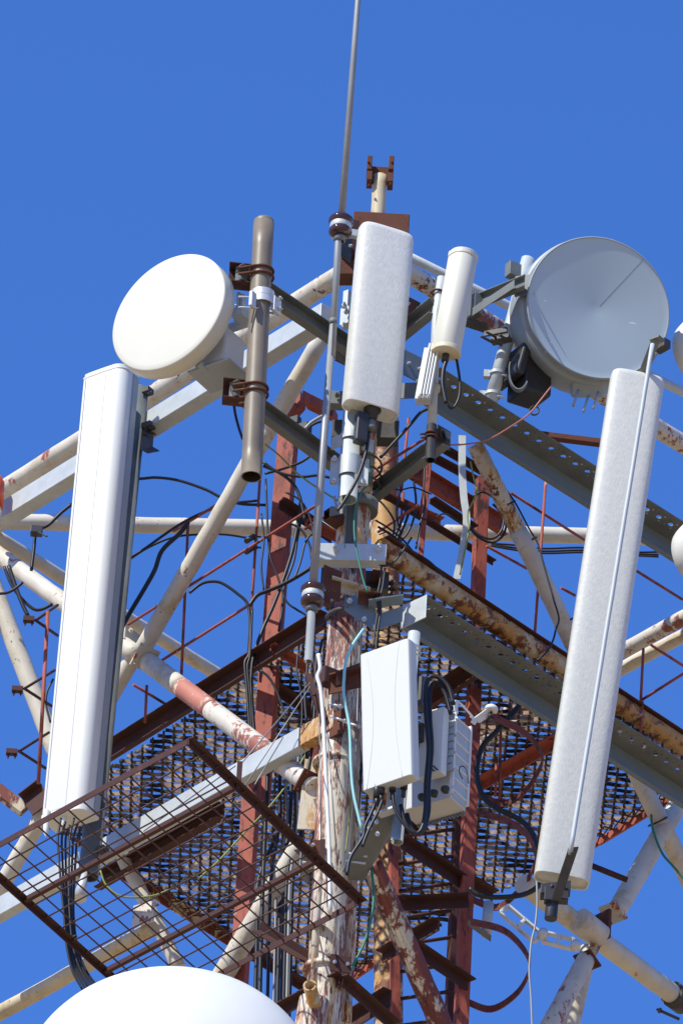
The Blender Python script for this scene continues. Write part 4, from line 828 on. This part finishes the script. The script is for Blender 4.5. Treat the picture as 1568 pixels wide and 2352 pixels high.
# remote radio unit
rr = thing('remote_radio_unit', 'pale grey finned radio box with black cables right of the short white panel', 'radio unit', P(1040, 1830, -.15))
R_, U_, N_ = az_frame(34); fr = R_; bk = -N_
def cbox(nm, ct, w_, d_, h_, mt, bv=.006, parent=None):   # box given by its near top corner, going left, back and down
    c = ct - fr*w_/2 + bk*d_/2 - cz*h_/2; b = nb(); box(b, c, fr, bk, cz, w_, d_, h_); bevel(b, bv, 2); return obj(nm, b, M[mt], parent or rr)
kt = P(1043, 1640, -.28); body = cbox('body', kt, .27, .14, .46, 'rru')
ck = P(1020, 1622, -.36); cov = cbox('front_cover', ck, .13, .05, .36, 'white', .005)
b = nb()
for k in range(8): box(b, ck-fr*(.002)+bk*(.058+k*.0)-cz*(.03+k*.04), fr, bk, cz, .05, .012, .03)
bevel(b, .001); obj('cooling_fins', b, M['shroud'], rr)
for dd in (0, .14):                                      # bright side frame of the finned housing
    cbox('side_frame', kt+fr*.012+bk*(dd-.008 if dd else -.004)+cz*.006, .02, .014, .44, 'white', .002)
for k in range(7): cbox('side_rib', kt+fr*.008+bk*.008-cz*(.01+k*.066), .01, .126, .008, 'white', .001)
cbox('side_skin', kt+fr*.003+bk*.01-cz*.004, .004, .12, .44, 'galv', .001)
zb_ = (kt-cz*.46).z
for x, y in ((1022,1811),(996,1820),(969,1829)):
    b = nb(); lathe(b, [(0,.004),(.02,.004),(.021,0),(.02,-.012),(.012,-.024),(0,-.026)], lev(zb_, x, y), cz, 18); fix(b); obj('port_plug', b, M['darkplastic'], rr)
    b = nb(); q = lev(zb_-.01, x+4, y+10); tube(b, smooth_pts([lev(zb_-.01, x, y+4), lev(zb_-.03, x+2, y+12), lev(zb_-.02, x+7, y+10), lev(zb_-.01, x+5, y+2)]), .002, 6); obj('plug_tether', b, M['black'], rr)
b = nb()
for k in range(14): box(b, kt-fr*(.012+k*.019)+bk*.143-cz*.462, fr, bk, cz, .008, .02, .02)
bevel(b, .001); obj('bottom_fins', b, M['galv_old'], rr)
b = nb(); strip(b, smooth_pts([P(1047,1636,-.26), P(1046,1620,-.27), P(1052,1612,-.25), P(1070,1630,-.2), P(1088,1652,-.16), P(1086,1662,-.16)], 4), .03, .008, bk); obj('handle', b, M['white'], rr)
b = nb()
for k in range(5): bolt(b, kt+fr*.012-cz*(.03+k*.095)+bk*.004, -bk+fr*.3, .007, .009)
obj('screws', b, M['zinc'], rr)
for k in range(3):
    b = nb(); box(b, lev((ck-cz*.36).z-.001, 985+k*7, 1770-k*3), fr, bk, cz, .008, .04, .004); obj('vent_slot', b, M['darkplastic'], rr)
cable('thin jumper wire looping on the side of the radio box', [(1062,1790),(1055,1775),(1056,1762),(1066,1762),(1072,1775),(1076,1800)], -.3, 1.2)
gp = thing('mushroom_antenna', 'tiny white mushroom-shaped antenna on a bent plate, right of the radio box', 'gps antenna', P(1128, 1632, .0))
b = nb(); lathe(b, [(0,.022),(.02,.02),(.03,.012),(.032,0),(.03,-.006),(0,-.008)], P(1128,1630,-.02), Vector((.1,-.1,1)).normalized(), 28); fix(b); obj('cap', b, M['white'], gp)
b = nb(); tube(b, [P(1128,1636,-.02), P(1122,1652,-.02)], .008, 12); obj('stem', b, M['darkplastic'], gp)
b = nb(); strip(b, [P(1085,1652,-.04), P(1095,1655,-.04), P(1122,1635,-.02)], .05, .005, bk); obj('bent_plate', b, M['white'], gp)
# hinged silver arm bottom right
ha = thing('hinged_bracket', 'shiny hinged tilt bracket with cut-out slots, beside the lower right tubes', 'bracket', P(1230, 2140, .4))
def frame_link(x0, y0, x1, y1, hw, d):
    a, c = P(x0,y0,d), P(x1,y1,d); dd = (c-a).normalized(); u = dd.cross(cy).normalized(); b = nb(); t = .004
    for k in (-1, 1): prism(b, a+u*hw*k, c+u*hw*k, [(-.005,0),(.005,0),(.005,.03),(-.005,.03)], u, cy)
    for f_ in (.0,.5,1): q = a.lerp(c, f_); box(b, q+cy*.015, dd, cy, u, .014, .03, hw*2)
    bevel(b,.001); fix(b); obj('link', b, M['zinc'], ha)
frame_link(1158,2086,1236,2152,.028,.4); frame_link(1250,2150,1315,2166,.026,.4)
b = nb(); lathe(b, [(0,.01),(.02,.01),(.024,0),(.024,-.04),(0,-.04)], P(1247,2142,.36), -cy, 20); fix(b); obj('pivot', b, M['zinc'], ha); b = nb(); lathe(b, [(0,.01),(.02,.01),(.024,0),(.024,-.04),(0,-.04)], P(1322,2168,.36), -cy, 20); fix(b); obj('pivot', b, M['zinc'], ha)
wl = thing('short_white_pipe', 'short white pipe end under the platform, beside the lowest ladder hoop', 'pipe', P(1118,2148,.8))
b = nb(); tube(b, [P(1116,2150,.8), P(1122,2075,.8)], 12*U, 20); obj('pipe', b, M['galv'], wl); b = nb(); prism(b, P(1075,2112,.75), P(1128,2150,.75), [(0,0),(.05,0),(.05,-.005),(0,-.005)], cy, cz); fix(b); obj('gusset', b, M['galv_old'], wl)
# ================================================================== WIRE MESH PANEL, LOWER LEFT
mz = P(833, 2070, -.3).z; cA, cB = lev(mz, 440, 1698), lev(mz, 832, 2066); cD = lev(mz, -50, 1966); cC = cB+(cD-cA)
mf = thing('wire_mesh_panel', 'rusty framed square wire mesh panel lying flat in front of the lower left', 'mesh panel', cB)
e1, e2 = (cB-cA), (cD-cA)
def fbar(p, q, w_=.03, h_=.032, mt='maroon', nm='frame_bar'):
    d = (q-p).normalized(); s_ = d.cross(cz).normalized(); b = nb(); prism(b, p, q, [(-w_/2,0),(w_/2,0),(w_/2,-.005),(-w_/2+.005,-.005),(-w_/2+.005,-h_),(-w_/2,-h_)] if nm == 'frame_bar' else [(-w_/2,0),(w_/2,0),(w_/2,-h_),(-w_/2,-h_)], s_, cz); bevel(b,.001); fix(b); obj(nm, b, M[mt], mf)
ex = e1.normalized()*.015
fbar(cA-ex, cB+ex, .036, .034, 'ferr' if 'ferr' in M else 'maroon'); fbar(cD, cC, .03, .03); fbar(cA, cD, .03, .034); fbar(cB, cC, .03, .034)
fbar(cA+e1*.27, cD+e1*.27, .022, .024, nm='cross_bar'); fbar(cA+e1*.735, cD+e1*.735, .022, .024, nm='cross_bar')
b = nb(); NA, NB = 13, 14
for k in range(1, NA): tube(b, [cA+e1*k/NA-cz*.012, cD+e1*k/NA-cz*.012], .0041, 6)
b2 = nb()
for k in range(1, NB): tube(b2, [cA+e2*k/NB-cz*.018, cB+e2*k/NB-cz*.018], .0041, 6)
obj('mesh_wires', b, M['mesh_brown'], mf); obj('mesh_wires', b2, M['mesh_brown'], mf)
for (x, y0_, y1_) in ((546, 1806, 1758), (737, 1984, 1945)):
    p = cA+e1*((x-440)/393); fbar(p, p+Vector((.0,.0,.1)), .02, .02, nm='stub_upright') if False else None
    b = nb(); prism(b, p, p+Vector((0,0,.11)), [(-.012,-.012),(.012,-.012),(.012,.012),(-.012,.012)], cx, cy); bevel(b,.001); obj('stub_upright', b, M['maroon'], mf)
# ================================================================== BIG DOME DISH, BOTTOM
dd_ = thing('white_domed_dish', 'huge glossy white domed dish radome cut by the bottom edge', 'dish antenna', P(388, 2558, -1.6))
nn = (-FWD*.75+UP*.66).normalized(); Rb = 320*U; c = P(388, 2528, -1.6)
b = nb(); lathe(b, [(0, Rb*.62)]+[(Rb*1.0*math.sin(t), Rb*.62*math.cos(t)) for t in [math.pi/2*k/16 for k in range(1, 17)]]+[(Rb*1.015,-.01),(Rb*1.015,-.05),(Rb*.98,-.055),(Rb*.9,-.2),(Rb*.5,-.4),(0,-.42)], c, nn, 96); fix(b); obj('radome', b, M['white'], dd_)
b = nb(); lathe(b, [(Rb*1.0,.004),(Rb*1.03,.0),(Rb*1.035,-.03),(Rb*1.0,-.035)], c, nn, 96); obj('rim', b, M['rru'], dd_)
b = nb(); tube(b, [c-nn*.3, c-nn*.9+Vector((.3,.3,-.3)), Vector((P(736,2700,0).x, P(736,2700,0).y, P(736,2750,0).z))], .06, 18); obj('support_arm', b, M['galv'], dd_)
# orange lamp at left edge
ol = thing('obstruction_lamp', 'orange-red lamp glass just showing at the left edge', 'lamp', P(-6, 1170, 1.6))
b = nb(); lathe(b, [(0,.19),(.035,.185),(.05,.15),(.052,0),(0,0)], P(-17, 1166, 1.7), cz, 28); fix(b); obj('lens', b, M['orange'], ol)
b = nb(); tube(b, [P(-10,1166,1.7), P(-12,1215,1.7)], .03, 16); obj('base', b, M['yellowed'], ol)
# ================================================================== CABLES
cable('corrugated black cable arching right from the tall left panel antenna', [(300,1102),(330,1099),(362,1097),(412,1104),(471,1124),(507,1142),(551,1157),(610,1160)], .95, 3.6)
cable('thick black cable bowing down steeply right of the tall left panel antenna', [(432,1200),(412,1226),(372,1265),(355,1310),(330,1355),(300,1405),(281,1440)], 1.1, 5.5)
cable('long dark cable sweeping up from the tall left panel to the red rod crossing', [(292,1285),(330,1262),(372,1232),(412,1205),(460,1180),(520,1158),(590,1150)], 1.15, 3.4)
cable('thin grey-black cable from behind the tall left panel drooping to the white cross tube', [(290,1290),(340,1258),(395,1235),(450,1228),(520,1228),(590,1240)], 1.3, 2.8)
cable('black cable arching over beside the red channel post and hanging down it', [(435,1362),(461,1342),(485,1336),(510,1340),(544,1363),(569,1389),(574,1440),(572,1501),(562,1525),(567,1583),(572,1663),(576,1760)], .75, 3.6)
cable('second black cable strapped beside the arching one', [(579,1400),(577,1450),(574,1505),(568,1535),(574,1600),(578,1680),(590,1800)], .72, 2.8)
cable('long glossy black cable snaking down the front of the broad red post', [(690,1155),(686,1190),(672,1263),(651,1330),(628,1391),(603,1447),(582,1509),(577,1571),(582,1663),(590,1740)], .8, 4.4)
cable('pair partner of the glossy black cable, a little to its right', [(698,1165),(684,1230),(674,1290),(652,1350),(648,1400),(640,1450)], .85, 3)
cable('thin black cable crossing the red post and curling to the lower whip insulator', [(610,1100),(618,1263),(634,1314),(644,1345),(659,1383),(682,1401),(705,1417),(712,1450)], .62, 2.6)
cable('thick black cable running from the red post up to the cross plate', [(572,1392),(590,1368),(613,1358),(644,1345),(680,1326),(715,1304),(745,1285)], .55, 4.8)
cable('curved black cable right of the taupe pipe crossing the red post', [(605,1070),(640,1085),(667,1105),(684,1130),(694,1165),(700,1195)], .7, 4)
cable('short black cable hanging below the lower arm bracket', [(537,930),(541,955),(549,985),(557,1008)], -.45, 3.2)
cable('black cable running right from the taupe pipe end to the leg', [(604,1061),(640,1085),(690,1095),(730,1092),(762,1098)], .35, 3.4)
cable('second black cable running right from the taupe pipe end, sagging lower', [(608,1088),(645,1078),(690,1062),(720,1040),(745,1010)], .5, 3.2)
cable('yellow-green earth wire from the taupe pipe to the near leg', [(608,1020),(640,1045),(680,1085),(720,1115),(775,1150)], -.1, 2.2, 'yg')
cable('yellow-green earth wire crossing the mesh panel below the low beam', [(701,1735),(668,1790),(620,1852),(560,1915),(505,1975),(455,2020)], .25, 2.2, 'yg')
cable('pale yellow wire looping below the mounting pipe of the tall left panel', [(230,2000),(244,2034),(280,2060),(343,2060),(385,2046),(400,2040)], .3, 2.2, 'yg')
cable('thick white cable hanging down the front of the near leg', [(731,1503),(735,1535),(729,1555),(736,1583),(741,1635),(744,1690),(751,1840),(756,1957),(758,2100)], -.25, 4.6, 'whitecable')
cable('pale turquoise cable hanging beside the small smooth white panel', [(835,1445),(809,1483),(794,1519),(790,1560),(789,1583),(793,1620),(801,1659),(804,1700),(806,1760),(812,1825),(831,1908)], -.3, 3.6, 'teal')
cable('dark green earth cable running down past the cross plate', [(847,1002),(848,1100),(830,1130),(817,1163),(814,1232),(831,1321),(843,1360)], -.33, 2.3, 'green')
cable('dark green earth cable hanging in front of the platform low in the centre', [(853,1996),(858,2060),(850,2120),(835,2170),(812,2215),(790,2255)], -.05, 3, 'green')
cable('black feeder cable from the plug under the centre panel', [(847,992),(840,1040),(826,1085),(811,1117),(790,1152),(775,1173)], -.42, 4)
cable('pale grey loop of cable beside the open pipe end', [(768,1140),(770,1155),(778,1168),(790,1160)], -.36, 3, 'whip')
cable('black cable loop hanging below the slim white antenna', [(1022,815),(1018,860),(1020,905),(1028,930),(1040,937),(1053,915),(1056,880),(1050,835),(1046,815)], -.52, 3.2)
cable('black cable from the slim antenna plug down its pole', [(1024,830),(1018,850),(1016,880),(1020,905),(1024,925)], -.56, 5)
cable('black cable bowing from the folded plate down to the leg', [(985,938),(965,948),(942,975),(908,1013),(873,1051)], -.05, 3.8)
cable('thin black cable dropping from the thin pole end', [(976,1060),(973,1123),(976,1160),(961,1218),(955,1260)], .4, 2.6)
cable('black cable in the red bracing, bowing left', [(949,1102),(955,1150),(950,1190),(935,1225),(915,1250),(893,1290)], .35, 2.8)
cable('twisted black cable beside the rear leg, looping down', [(938,1172),(930,1200),(915,1228),(905,1260),(880,1300)], .5, 2.6)
cable('black cable running down right from the near leg to the ochre girder', [(868,1210),(900,1230),(940,1262),(985,1290),(1020,1325)], .1, 3)
b = nb(); strip(b, smooth_pts([P(1061,1000,.3), P(1061,1080,.3), P(1065,1145,.3), P(1071,1195,.3), P(1062,1262,.3), P(1048,1330,.3)]), 17*U, .003, Vector((1,0,0))); single('flat_steel_strap', b, M['galv'], 'flat pale steel strap hanging from the upper perforated beam', 'strap', P(1061,1000,.3))
cable('yellow-green wire hanging along the flat steel strap', [(1080,1060),(1087,1096),(1094,1132),(1074,1178),(1076,1215),(1068,1262),(1056,1320)], .27, 2, 'yg')
for k, (dy, lab) in enumerate(((0,'top'),(6,'middle'),(11,'bottom'))):
    cable('black cable of the bundle under the white cross tube, %s one' % lab, [(1120,1248+dy*.4),(1180,1252+dy),(1249,1260+dy),(1338,1258+dy),(1430,1268+dy*.6),(1512,1268+dy)], 1.9, 2.6)
cable('coil of black cable hanging at the ladder top, outer turn', [(1070,1192),(1091,1228),(1127,1246),(1153,1232),(1162,1204),(1155,1178),(1140,1150),(1110,1130),(1088,1140)], .85, 3)
cable('coil of black cable hanging at the ladder top, inner turn', [(1076,1198),(1096,1226),(1127,1238),(1148,1224),(1156,1200),(1150,1178),(1132,1158)], .88, 3)
cable('thin black cable tied along the right diagonal brace', [(1118,1040),(1140,1095),(1180,1150),(1214,1213),(1235,1250),(1252,1310),(1272,1380),(1283,1420),(1277,1445)], RF(1200)-.12, 2.2)
cable('thin cable curving down from the right diagonal to the ochre girder', [(1277,1440),(1270,1470),(1255,1498),(1232,1518)], .6, 2.4)
cable('thick black cable bundle curving down behind the ladder hoops', [(1216,1592),(1180,1635),(1140,1680),(1108,1715),(1095,1760),(1098,1800),(1115,1838),(1155,1865),(1195,1885),(1222,1915),(1230,1950)], .72, 6.5)
cable('thick black cable looping under the platform to the big right panel', [(1078,2042),(1100,2057),(1143,2062),(1200,2056),(1236,2036),(1250,2008)], .5, 6)
cable('long thin grey cable hanging at the bottom right', [(1232,2015),(1233,2080),(1228,2130),(1220,2165),(1215,2230),(1219,2290),(1222,2370)], -.2, 2.3, 'whip')
cable('outer thick black cable looping over the radio box and down', [(1041,1618),(1030,1580),(1010,1558),(990,1555),(978,1575),(978,1640),(984,1720),(978,1800),(977,1860),(968,1905),(950,1915),(930,1890),(920,1850)], -.42, 5.2)
cable('inner thick black cable looping over the radio box and down', [(1035,1640),(1022,1595),(1005,1572),(992,1570),(986,1590),(987,1650),(991,1720),(984,1800),(983,1870),(966,1915),(945,1905),(934,1870)], -.39, 5.2)
cable('black jumper cable from the panel foot curling right', [(902,1822),(905,1850),(918,1880),(938,1905),(955,1915)], -.46, 4)
cable('black jumper cable from the panel foot hanging left along the arm', [(866,1835),(852,1870),(838,1900),(833,1925),(805,1970),(796,2010)], -.44, 4)
cable('second black jumper from the panel foot, nearer the clamp bolts', [(878,1838),(868,1865),(855,1890),(842,1918),(832,1945)], -.47, 3.6)
for k in range(6):
    o1 = (k-2.5)
    cable('one of the black feeder cables bunched below the tall left panel antenna', [(140+k*10, 1880+(k%3)*8), (133+k*9, 1925), (136+k*7.5, 1975), (140+k*6, 2035), (146+k*4.5, 2090), (150+k*4.5, 2145), (156+k*5, 2190), (168+k*6.5, 2235), (190+k*8, 2275)], .55+.02*(k % 3), 2.8, group='feeder cables below the tall left panel')
cable('short thick cable tie round the feeder bunch', [(146,2152),(160,2156),(176,2150)], .5, 3.4, cat='cable tie', name='cable_tie')
for k, (x0, x1, mt, r) in enumerate(((612,600,'black',5),(640,618,'black',4),(655,632,'wire',3),(667,641,'black',5),(680,662,'whip',3.4),(690,668,'black',5),(697,650,'black',3.5),(640,590,'black',4.5),(675,655,'black',4))):
    lab = ['thick black cable close beside the lower red post','black cable second from the lower red post behind the mesh panel','thin steel conduit among the black cables behind the near leg','thick black cable in the middle of the bundle behind the near leg','grey conduit in the bundle behind the near leg','thick black cable nearest the near leg','slim black cable slanting across the bundle behind the near leg','black cable slanting low behind the lower red post','black cable just left of the grey conduit'][k]
    cable(lab, [(x0+6,1700),(x0+2,1800),(x0-3+(k%3)*3,1900),(x1+4,2020),(x1,2140),(x1-4,2300),(x1-8,2400)], .45+.05*(k%4), r, mt)
for k, (x0, y0_, x1, y1_, lab) in enumerate(((704,1570,560,1765,'upper'),(709,1582,628,1663,'middle'),(716,1588,672,1663,'lower'))): pass
def wire(label, x0, y0_, d0, x1, y1_, d1, r=1.5):
    b = nb(); tube(b, [P(x0,y0_,d0), P(x1,y1_,d1)], r*U, 6); single('guy_wire', b, M['wire'], label, 'wire', P(x0,y0_,d0), 'thin steel stay wires')
wire('thin stay wire from the leg bracket to the upper stub of the mesh panel', 712, 1568, -.1, 556, 1752, -1.1); wire('thin stay wire from the leg bracket slanting to the low left, behind the mesh', 714, 1575, -.1, 408, 2040, .4); wire('thin stay wire running along the left of the thick white cable', 733, 1640, -.2, 738, 1950, -.2)
wire('thin stay wire between mesh panel stub and near leg, short', 650, 1694, -.1, 585, 1803, -.6); wire('thin stay wire left across the wide grating to the mesh panel frame', 540, 1760, -1.05, 330, 1910, .6)
wire('thin stay wire dropping beside the turquoise cable', 825, 1480, -.1, 812, 1900, -.1); wire('thin stay wire in front of the near leg, right side', 752, 1690, -.2, 775, 1990, -.15)
cable('black cable crossing from the left channel beam down behind the tall panel', [(165,1158),(140,1178),(112,1205),(92,1215),(82,1222),(78,1260),(72,1310)], 1.35, 4.2)
cable('black cable hanging left of the tall panel, looping to the highest outrigger', [(10,1302),(25,1340),(45,1370),(75,1398),(95,1400),(120,1388)], 1.2, 4)
cable('second black cable hanging at the far left, steeper', [(20,1300),(35,1345),(50,1385),(64,1415)], 1.15, 5)
cable('short black cable curling in from the left edge', [(-10,1364),(15,1362),(35,1352),(52,1338)], 1.0, 3.6)
cable('thin black cable right of the outriggers, beside the tall panel edge', [(122,1560),(108,1590),(106,1620),(116,1660)], 1.2, 2.6)
cj = thing('cable_junction', 'black cable splice clipped to the left channel beam', 'junction', P(82,1218,1.3)); b = nb(); box(b, P(84,1220,1.3), cx, cy, cz, .06, .05, .04); tube(b, [P(88,1222,1.25), P(108,1232,1.2)], .006, 6); bevel(b,.006,2); obj('body', b, M['darkplastic'], cj)
cable('copper-red cable curving from the dish radio down to the upper perforated beam', [(1265,888),(1240,920),(1215,950),(1180,975),(1120,1010),(1070,1020),(1030,1022)], -.05, 1.9, 'copper')
cable('small dark cable ring hanging under the dish radio', [(1216,938),(1222,952),(1234,950),(1236,938),(1226,932),(1217,938)], .15, 2, 'black')
cable('green cable tied along the lower right brace', [(1495,1872),(1500,1910),(1520,1960),(1545,1990),(1575,2025)], 1.45, 3, 'green')
# cable ties on tubes
for x, y, r_, a_, lab in ((1163,1160,22,(195,394),'upper'),(1212,1244,23,(195,394),'middle'),(1300,1398+30,23,(195,394),'lower'),(1510,1888,24,(150,310),'lowest')):
    ax_ = (P(x+a_[0]*.1, y+a_[1]*.1, RF(x+a_[0]*.1))-P(x, y, RF(x))).normalized(); s1, t1 = perp(ax_); c = P(x, y, RF(x)); b = nb()
    tube(b, [c+(s1*math.cos(t)+t1*math.sin(t))*r_*U for t in [2*math.pi*i/24 for i in range(25)]], 2.2*U, 8, cap=False); single('cable_tie', b, M['black'], '%s black cable tie round the long right diagonal brace' % lab, 'cable tie', c)

cable('left one of two thin black cables crossing in front of the folded bracket', [(876,1300),(872,1340),(866,1370),(868,1400),(862,1440),(857,1490)], -.24, 2.6, group='two black cables right of the near leg')
cable('right one of two thin black cables crossing in front of the folded bracket', [(884,1306),(879,1345),(873,1375),(874,1405),(868,1445),(862,1500)], -.24, 2.6, group='two black cables right of the near leg')
cable('black cable hanging behind the foot of the whip antenna', [(706,1525),(704,1560),(700,1600),(704,1660)], .1, 3.4)
cable('dark cable beside the thick white cable, close to the near leg', [(728,1500),(724,1560),(722,1640),(716,1720),(700,1800)], .05, 4)
cable('thin black cable bowing from the cross plate over to the ochre girder', [(868,1296),(885,1300),(905,1290),(925,1265),(945,1235)], -.2, 2.4)
cable('two-strand black cable rising from the leg through the red bracing', [(890,1275),(905,1235),(925,1190),(935,1165),(938,1180),(925,1215),(905,1262)], .3, 3)
cable('grey corrugated cables curving out left of the whip antenna', [(700,985),(715,970),(735,958),(752,950)], .2, 4, 'whip')
cable('black cable curving from the whip antenna down over the red post head', [(690,1000),(705,985),(725,972),(750,965)], .25, 3)
cable('olive wire running down the right side of the near leg', [(790,1640),(798,1700),(806,1760),(806,1830),(800,1900),(793,1960)], -.12, 1.8, 'yg')
cable('black cable looping to the left of the near leg behind the whip', [(730,1225),(712,1230),(700,1250),(690,1290),(676,1330)], .5, 2.6)
bk_ = thing('black_clip', 'small black clip cluster left of the channel arm, near the red post head', 'clip', P(685, 975, .4)); b = nb(); box(b, P(697, 985, .3), Vector((.8,-.5,0)).normalized(), Vector((.5,.8,0)).normalized(), cz, .07, .05, .05); bevel(b,.006); obj('clip_body', b, M['darkplastic'], bk_)
b = nb(); box(b, P(678, 968, .35), Vector((.8,-.5,0)).normalized(), Vector((.5,.8,0)).normalized(), cz, .05, .04, .05); bevel(b,.006); obj('clip_body', b, M['darkplastic'], bk_)
nd = thing('lamp_bracket', 'small grey twin lamp-like clamp on the red rod left of the broad red post', 'clamp', P(575, 1245, .9))
for y_ in (1237, 1262):
    b = nb(); tube(b, [P(566,y_+6,.85), P(582,y_-5,.9)], .014, 12); bolt(b, P(582,y_-5,.9), Vector((1,0,0)), .01, .02); obj('clamp_half', b, M['dark_galv'], nd)

random.seed(31)
# dense small stuff round the near leg
def plate(label, x, y, d, ax_, ay_, w_, h_, mt, name='bracket_plate', th=.008, bolts=2, cat='bracket'):
    c = P(x, y, d); a = Vector(ax_).normalized(); k = a.cross(cz).normalized(); o = thing(name, label, cat, c)
    b = nb(); box(b, c, a, k, cz, w_, th, h_); bevel(b, .002); obj('plate', b, M[mt], o)
    b = nb(); box(b, c+k*.02*(1 if k.y > 0 else -1)+cz*(h_/2-.004), a, k, cz, w_*.98, .04, .006); obj('flange', b, M[mt], o)
    for i in range(bolts):
        b = nb(); f_ = -k if k.y > 0 else k; bolt(b, c+a*w_*(.3 if i else -.3)+f_*(th/2), f_, .009, .01); obj('bolt', b, M['zinc'], o)
plate('dark blue-grey plate between the centre panel and the ribbed bracket', 948, 842, .1, (.8,.6,0), 0, .11, .15, 'galv_web')
plate('rusty jagged bracket behind the arm right of the centre panel', 945, 705, .12, (.8,.6,0), 0, .1, .1, 'rust')
plate('black plate standing for the shade behind the upper whip insulator', 792, 560, -.2, (.7,.7,0), 0, .09, .17, 'dark_galv')  # dark sheet added to blacken the recess here
plate('grey bracket plate behind the arm left of the thin black pole end', 1018, 1005, -.3, (.75,.66,0), 0, .09, .11, 'dark_galv')
plate('weathered grey plate at the right end of the upper arm by the leg', 790, 812, .02, (.8,.6,0), 0, .11, .13, 'dark_galv')
plate('rusty clamp plate low on the near leg by the bottom cross angles', 782, 2215, -.2, (1,.2,0), 0, .1, .09, 'maroon')
plate('grey clamp plate where the lower white brace meets the near leg', 700, 1990, -.05, (.5,.8,0), 0, .09, .16, 'galv_old')
plate('small rusty lug plate on the near leg above the mesh panel corner', 728, 1945, -.12, (1,.1,0), 0, .07, .07, 'rust')
plate('cream gusset where the low ochre tube meets the slanting tube', 330, 2100, 1.35, (.8,-.5,0), 0, .12, .12, 'heavy')
labs = ['slack black cable behind the near leg at the whip foot, leftmost', 'slack black cable curving behind the maroon leg clamp', 'thin black cable rising behind the lower whip rod', 'black cable dropping behind the orange beam end', 'slim black cable between the white cable and the leg', 'black cable bowing out behind the turquoise cable', 'black cable behind the small smooth white panel, left edge', 'dark cable hugging the right side of the near leg']
spec = [[(690,1480),(684,1540),(694,1610),(690,1700)],[(742,1470),(730,1540),(738,1610),(726,1690)],[(722,1420),(716,1470),(722,1540),(716,1640)],[(716,1650),(706,1720),(712,1800),(700,1880)],[(748,1560),(742,1620),(748,1700),(742,1800)],[(815,1560),(822,1640),(818,1720),(826,1800)],[(826,1560),(822,1660),(828,1760),(820,1860)],[(818,1830),(808,1900),(800,1960),(790,2040)]]
for lab, q in zip(labs, spec): cable(lab, [(x+random.uniform(-3,3), y) for x, y in q], .12, random.uniform(2.2, 3.4))
labs = ['thin black cable crossing behind the open pipe end to the rear leg', 'black cable crossing the red bracing below the channel arm', 'thin black cable over the ochre girder top end', 'thin black cable dangling right of the rear leg', 'black cable knotted at the head of the ochre girder', 'fine dark wire crossing the red bracing towards the flat strap']
spec = [[(860,1140),(885,1165),(905,1200),(900,1245)],[(880,1110),(915,1125),(950,1120),(990,1135)],[(862,1195),(890,1212),(925,1240),(958,1280)],[(915,1085),(918,1130),(910,1175),(918,1220)],[(870,1228),(892,1222),(902,1240),(890,1258),(872,1250)],[(950,1180),(985,1195),(1020,1180),(1056,1200)]]
for lab, q in zip(labs, spec): cable(lab, q, .25, random.uniform(1.6, 2.8))
labs = ['fine black wire hanging at the left of the broad red post, high', 'black cable slack between the red post and the whip, upper', 'black cable slack between the red post and the whip, lower', 'thin dark cable crossing in front of the broad red post low down']
spec = [[(600,1180),(606,1240),(600,1300),(606,1360)],[(655,1130),(690,1150),(712,1190),(722,1240)],[(660,1200),(690,1215),(710,1250),(716,1290)],[(598,1540),(620,1560),(640,1600),(660,1660)]]
for lab, q in zip(labs, spec): cable(lab, q, .6, random.uniform(2.0, 3.2))

ec = thing('dark_tube_clamp', 'dark round clamp on the cream cross tube at the bottom right edge', 'clamp', P(1556,2290,RF(1540)))
b = nb(); axc = (lev(P(1200,2030,.85).z,1600,2326)-P(1200,2030,.85)).normalized(); cc = lev(P(1200,2030,.85).z,1556,2293)
tube(b, [cc-axc*.05, cc+axc*.05], 31*U, 24); obj('band', b, M['dark_galv'], ec)
for (x,y,x2,y2) in ((1536,2255,1572,2276),(1515,2325,1560,2345)):
    b = nb(); q = cc+(P(x,y,0)-P(1556,2293,0)); q2 = cc+(P(x2,y2,0)-P(1556,2293,0)); tube(b, [q, q2], .008, 8); bolt(b, q, (q-q2), .014, .012); obj('clamp_bolt', b, M['dark_galv'], ec)
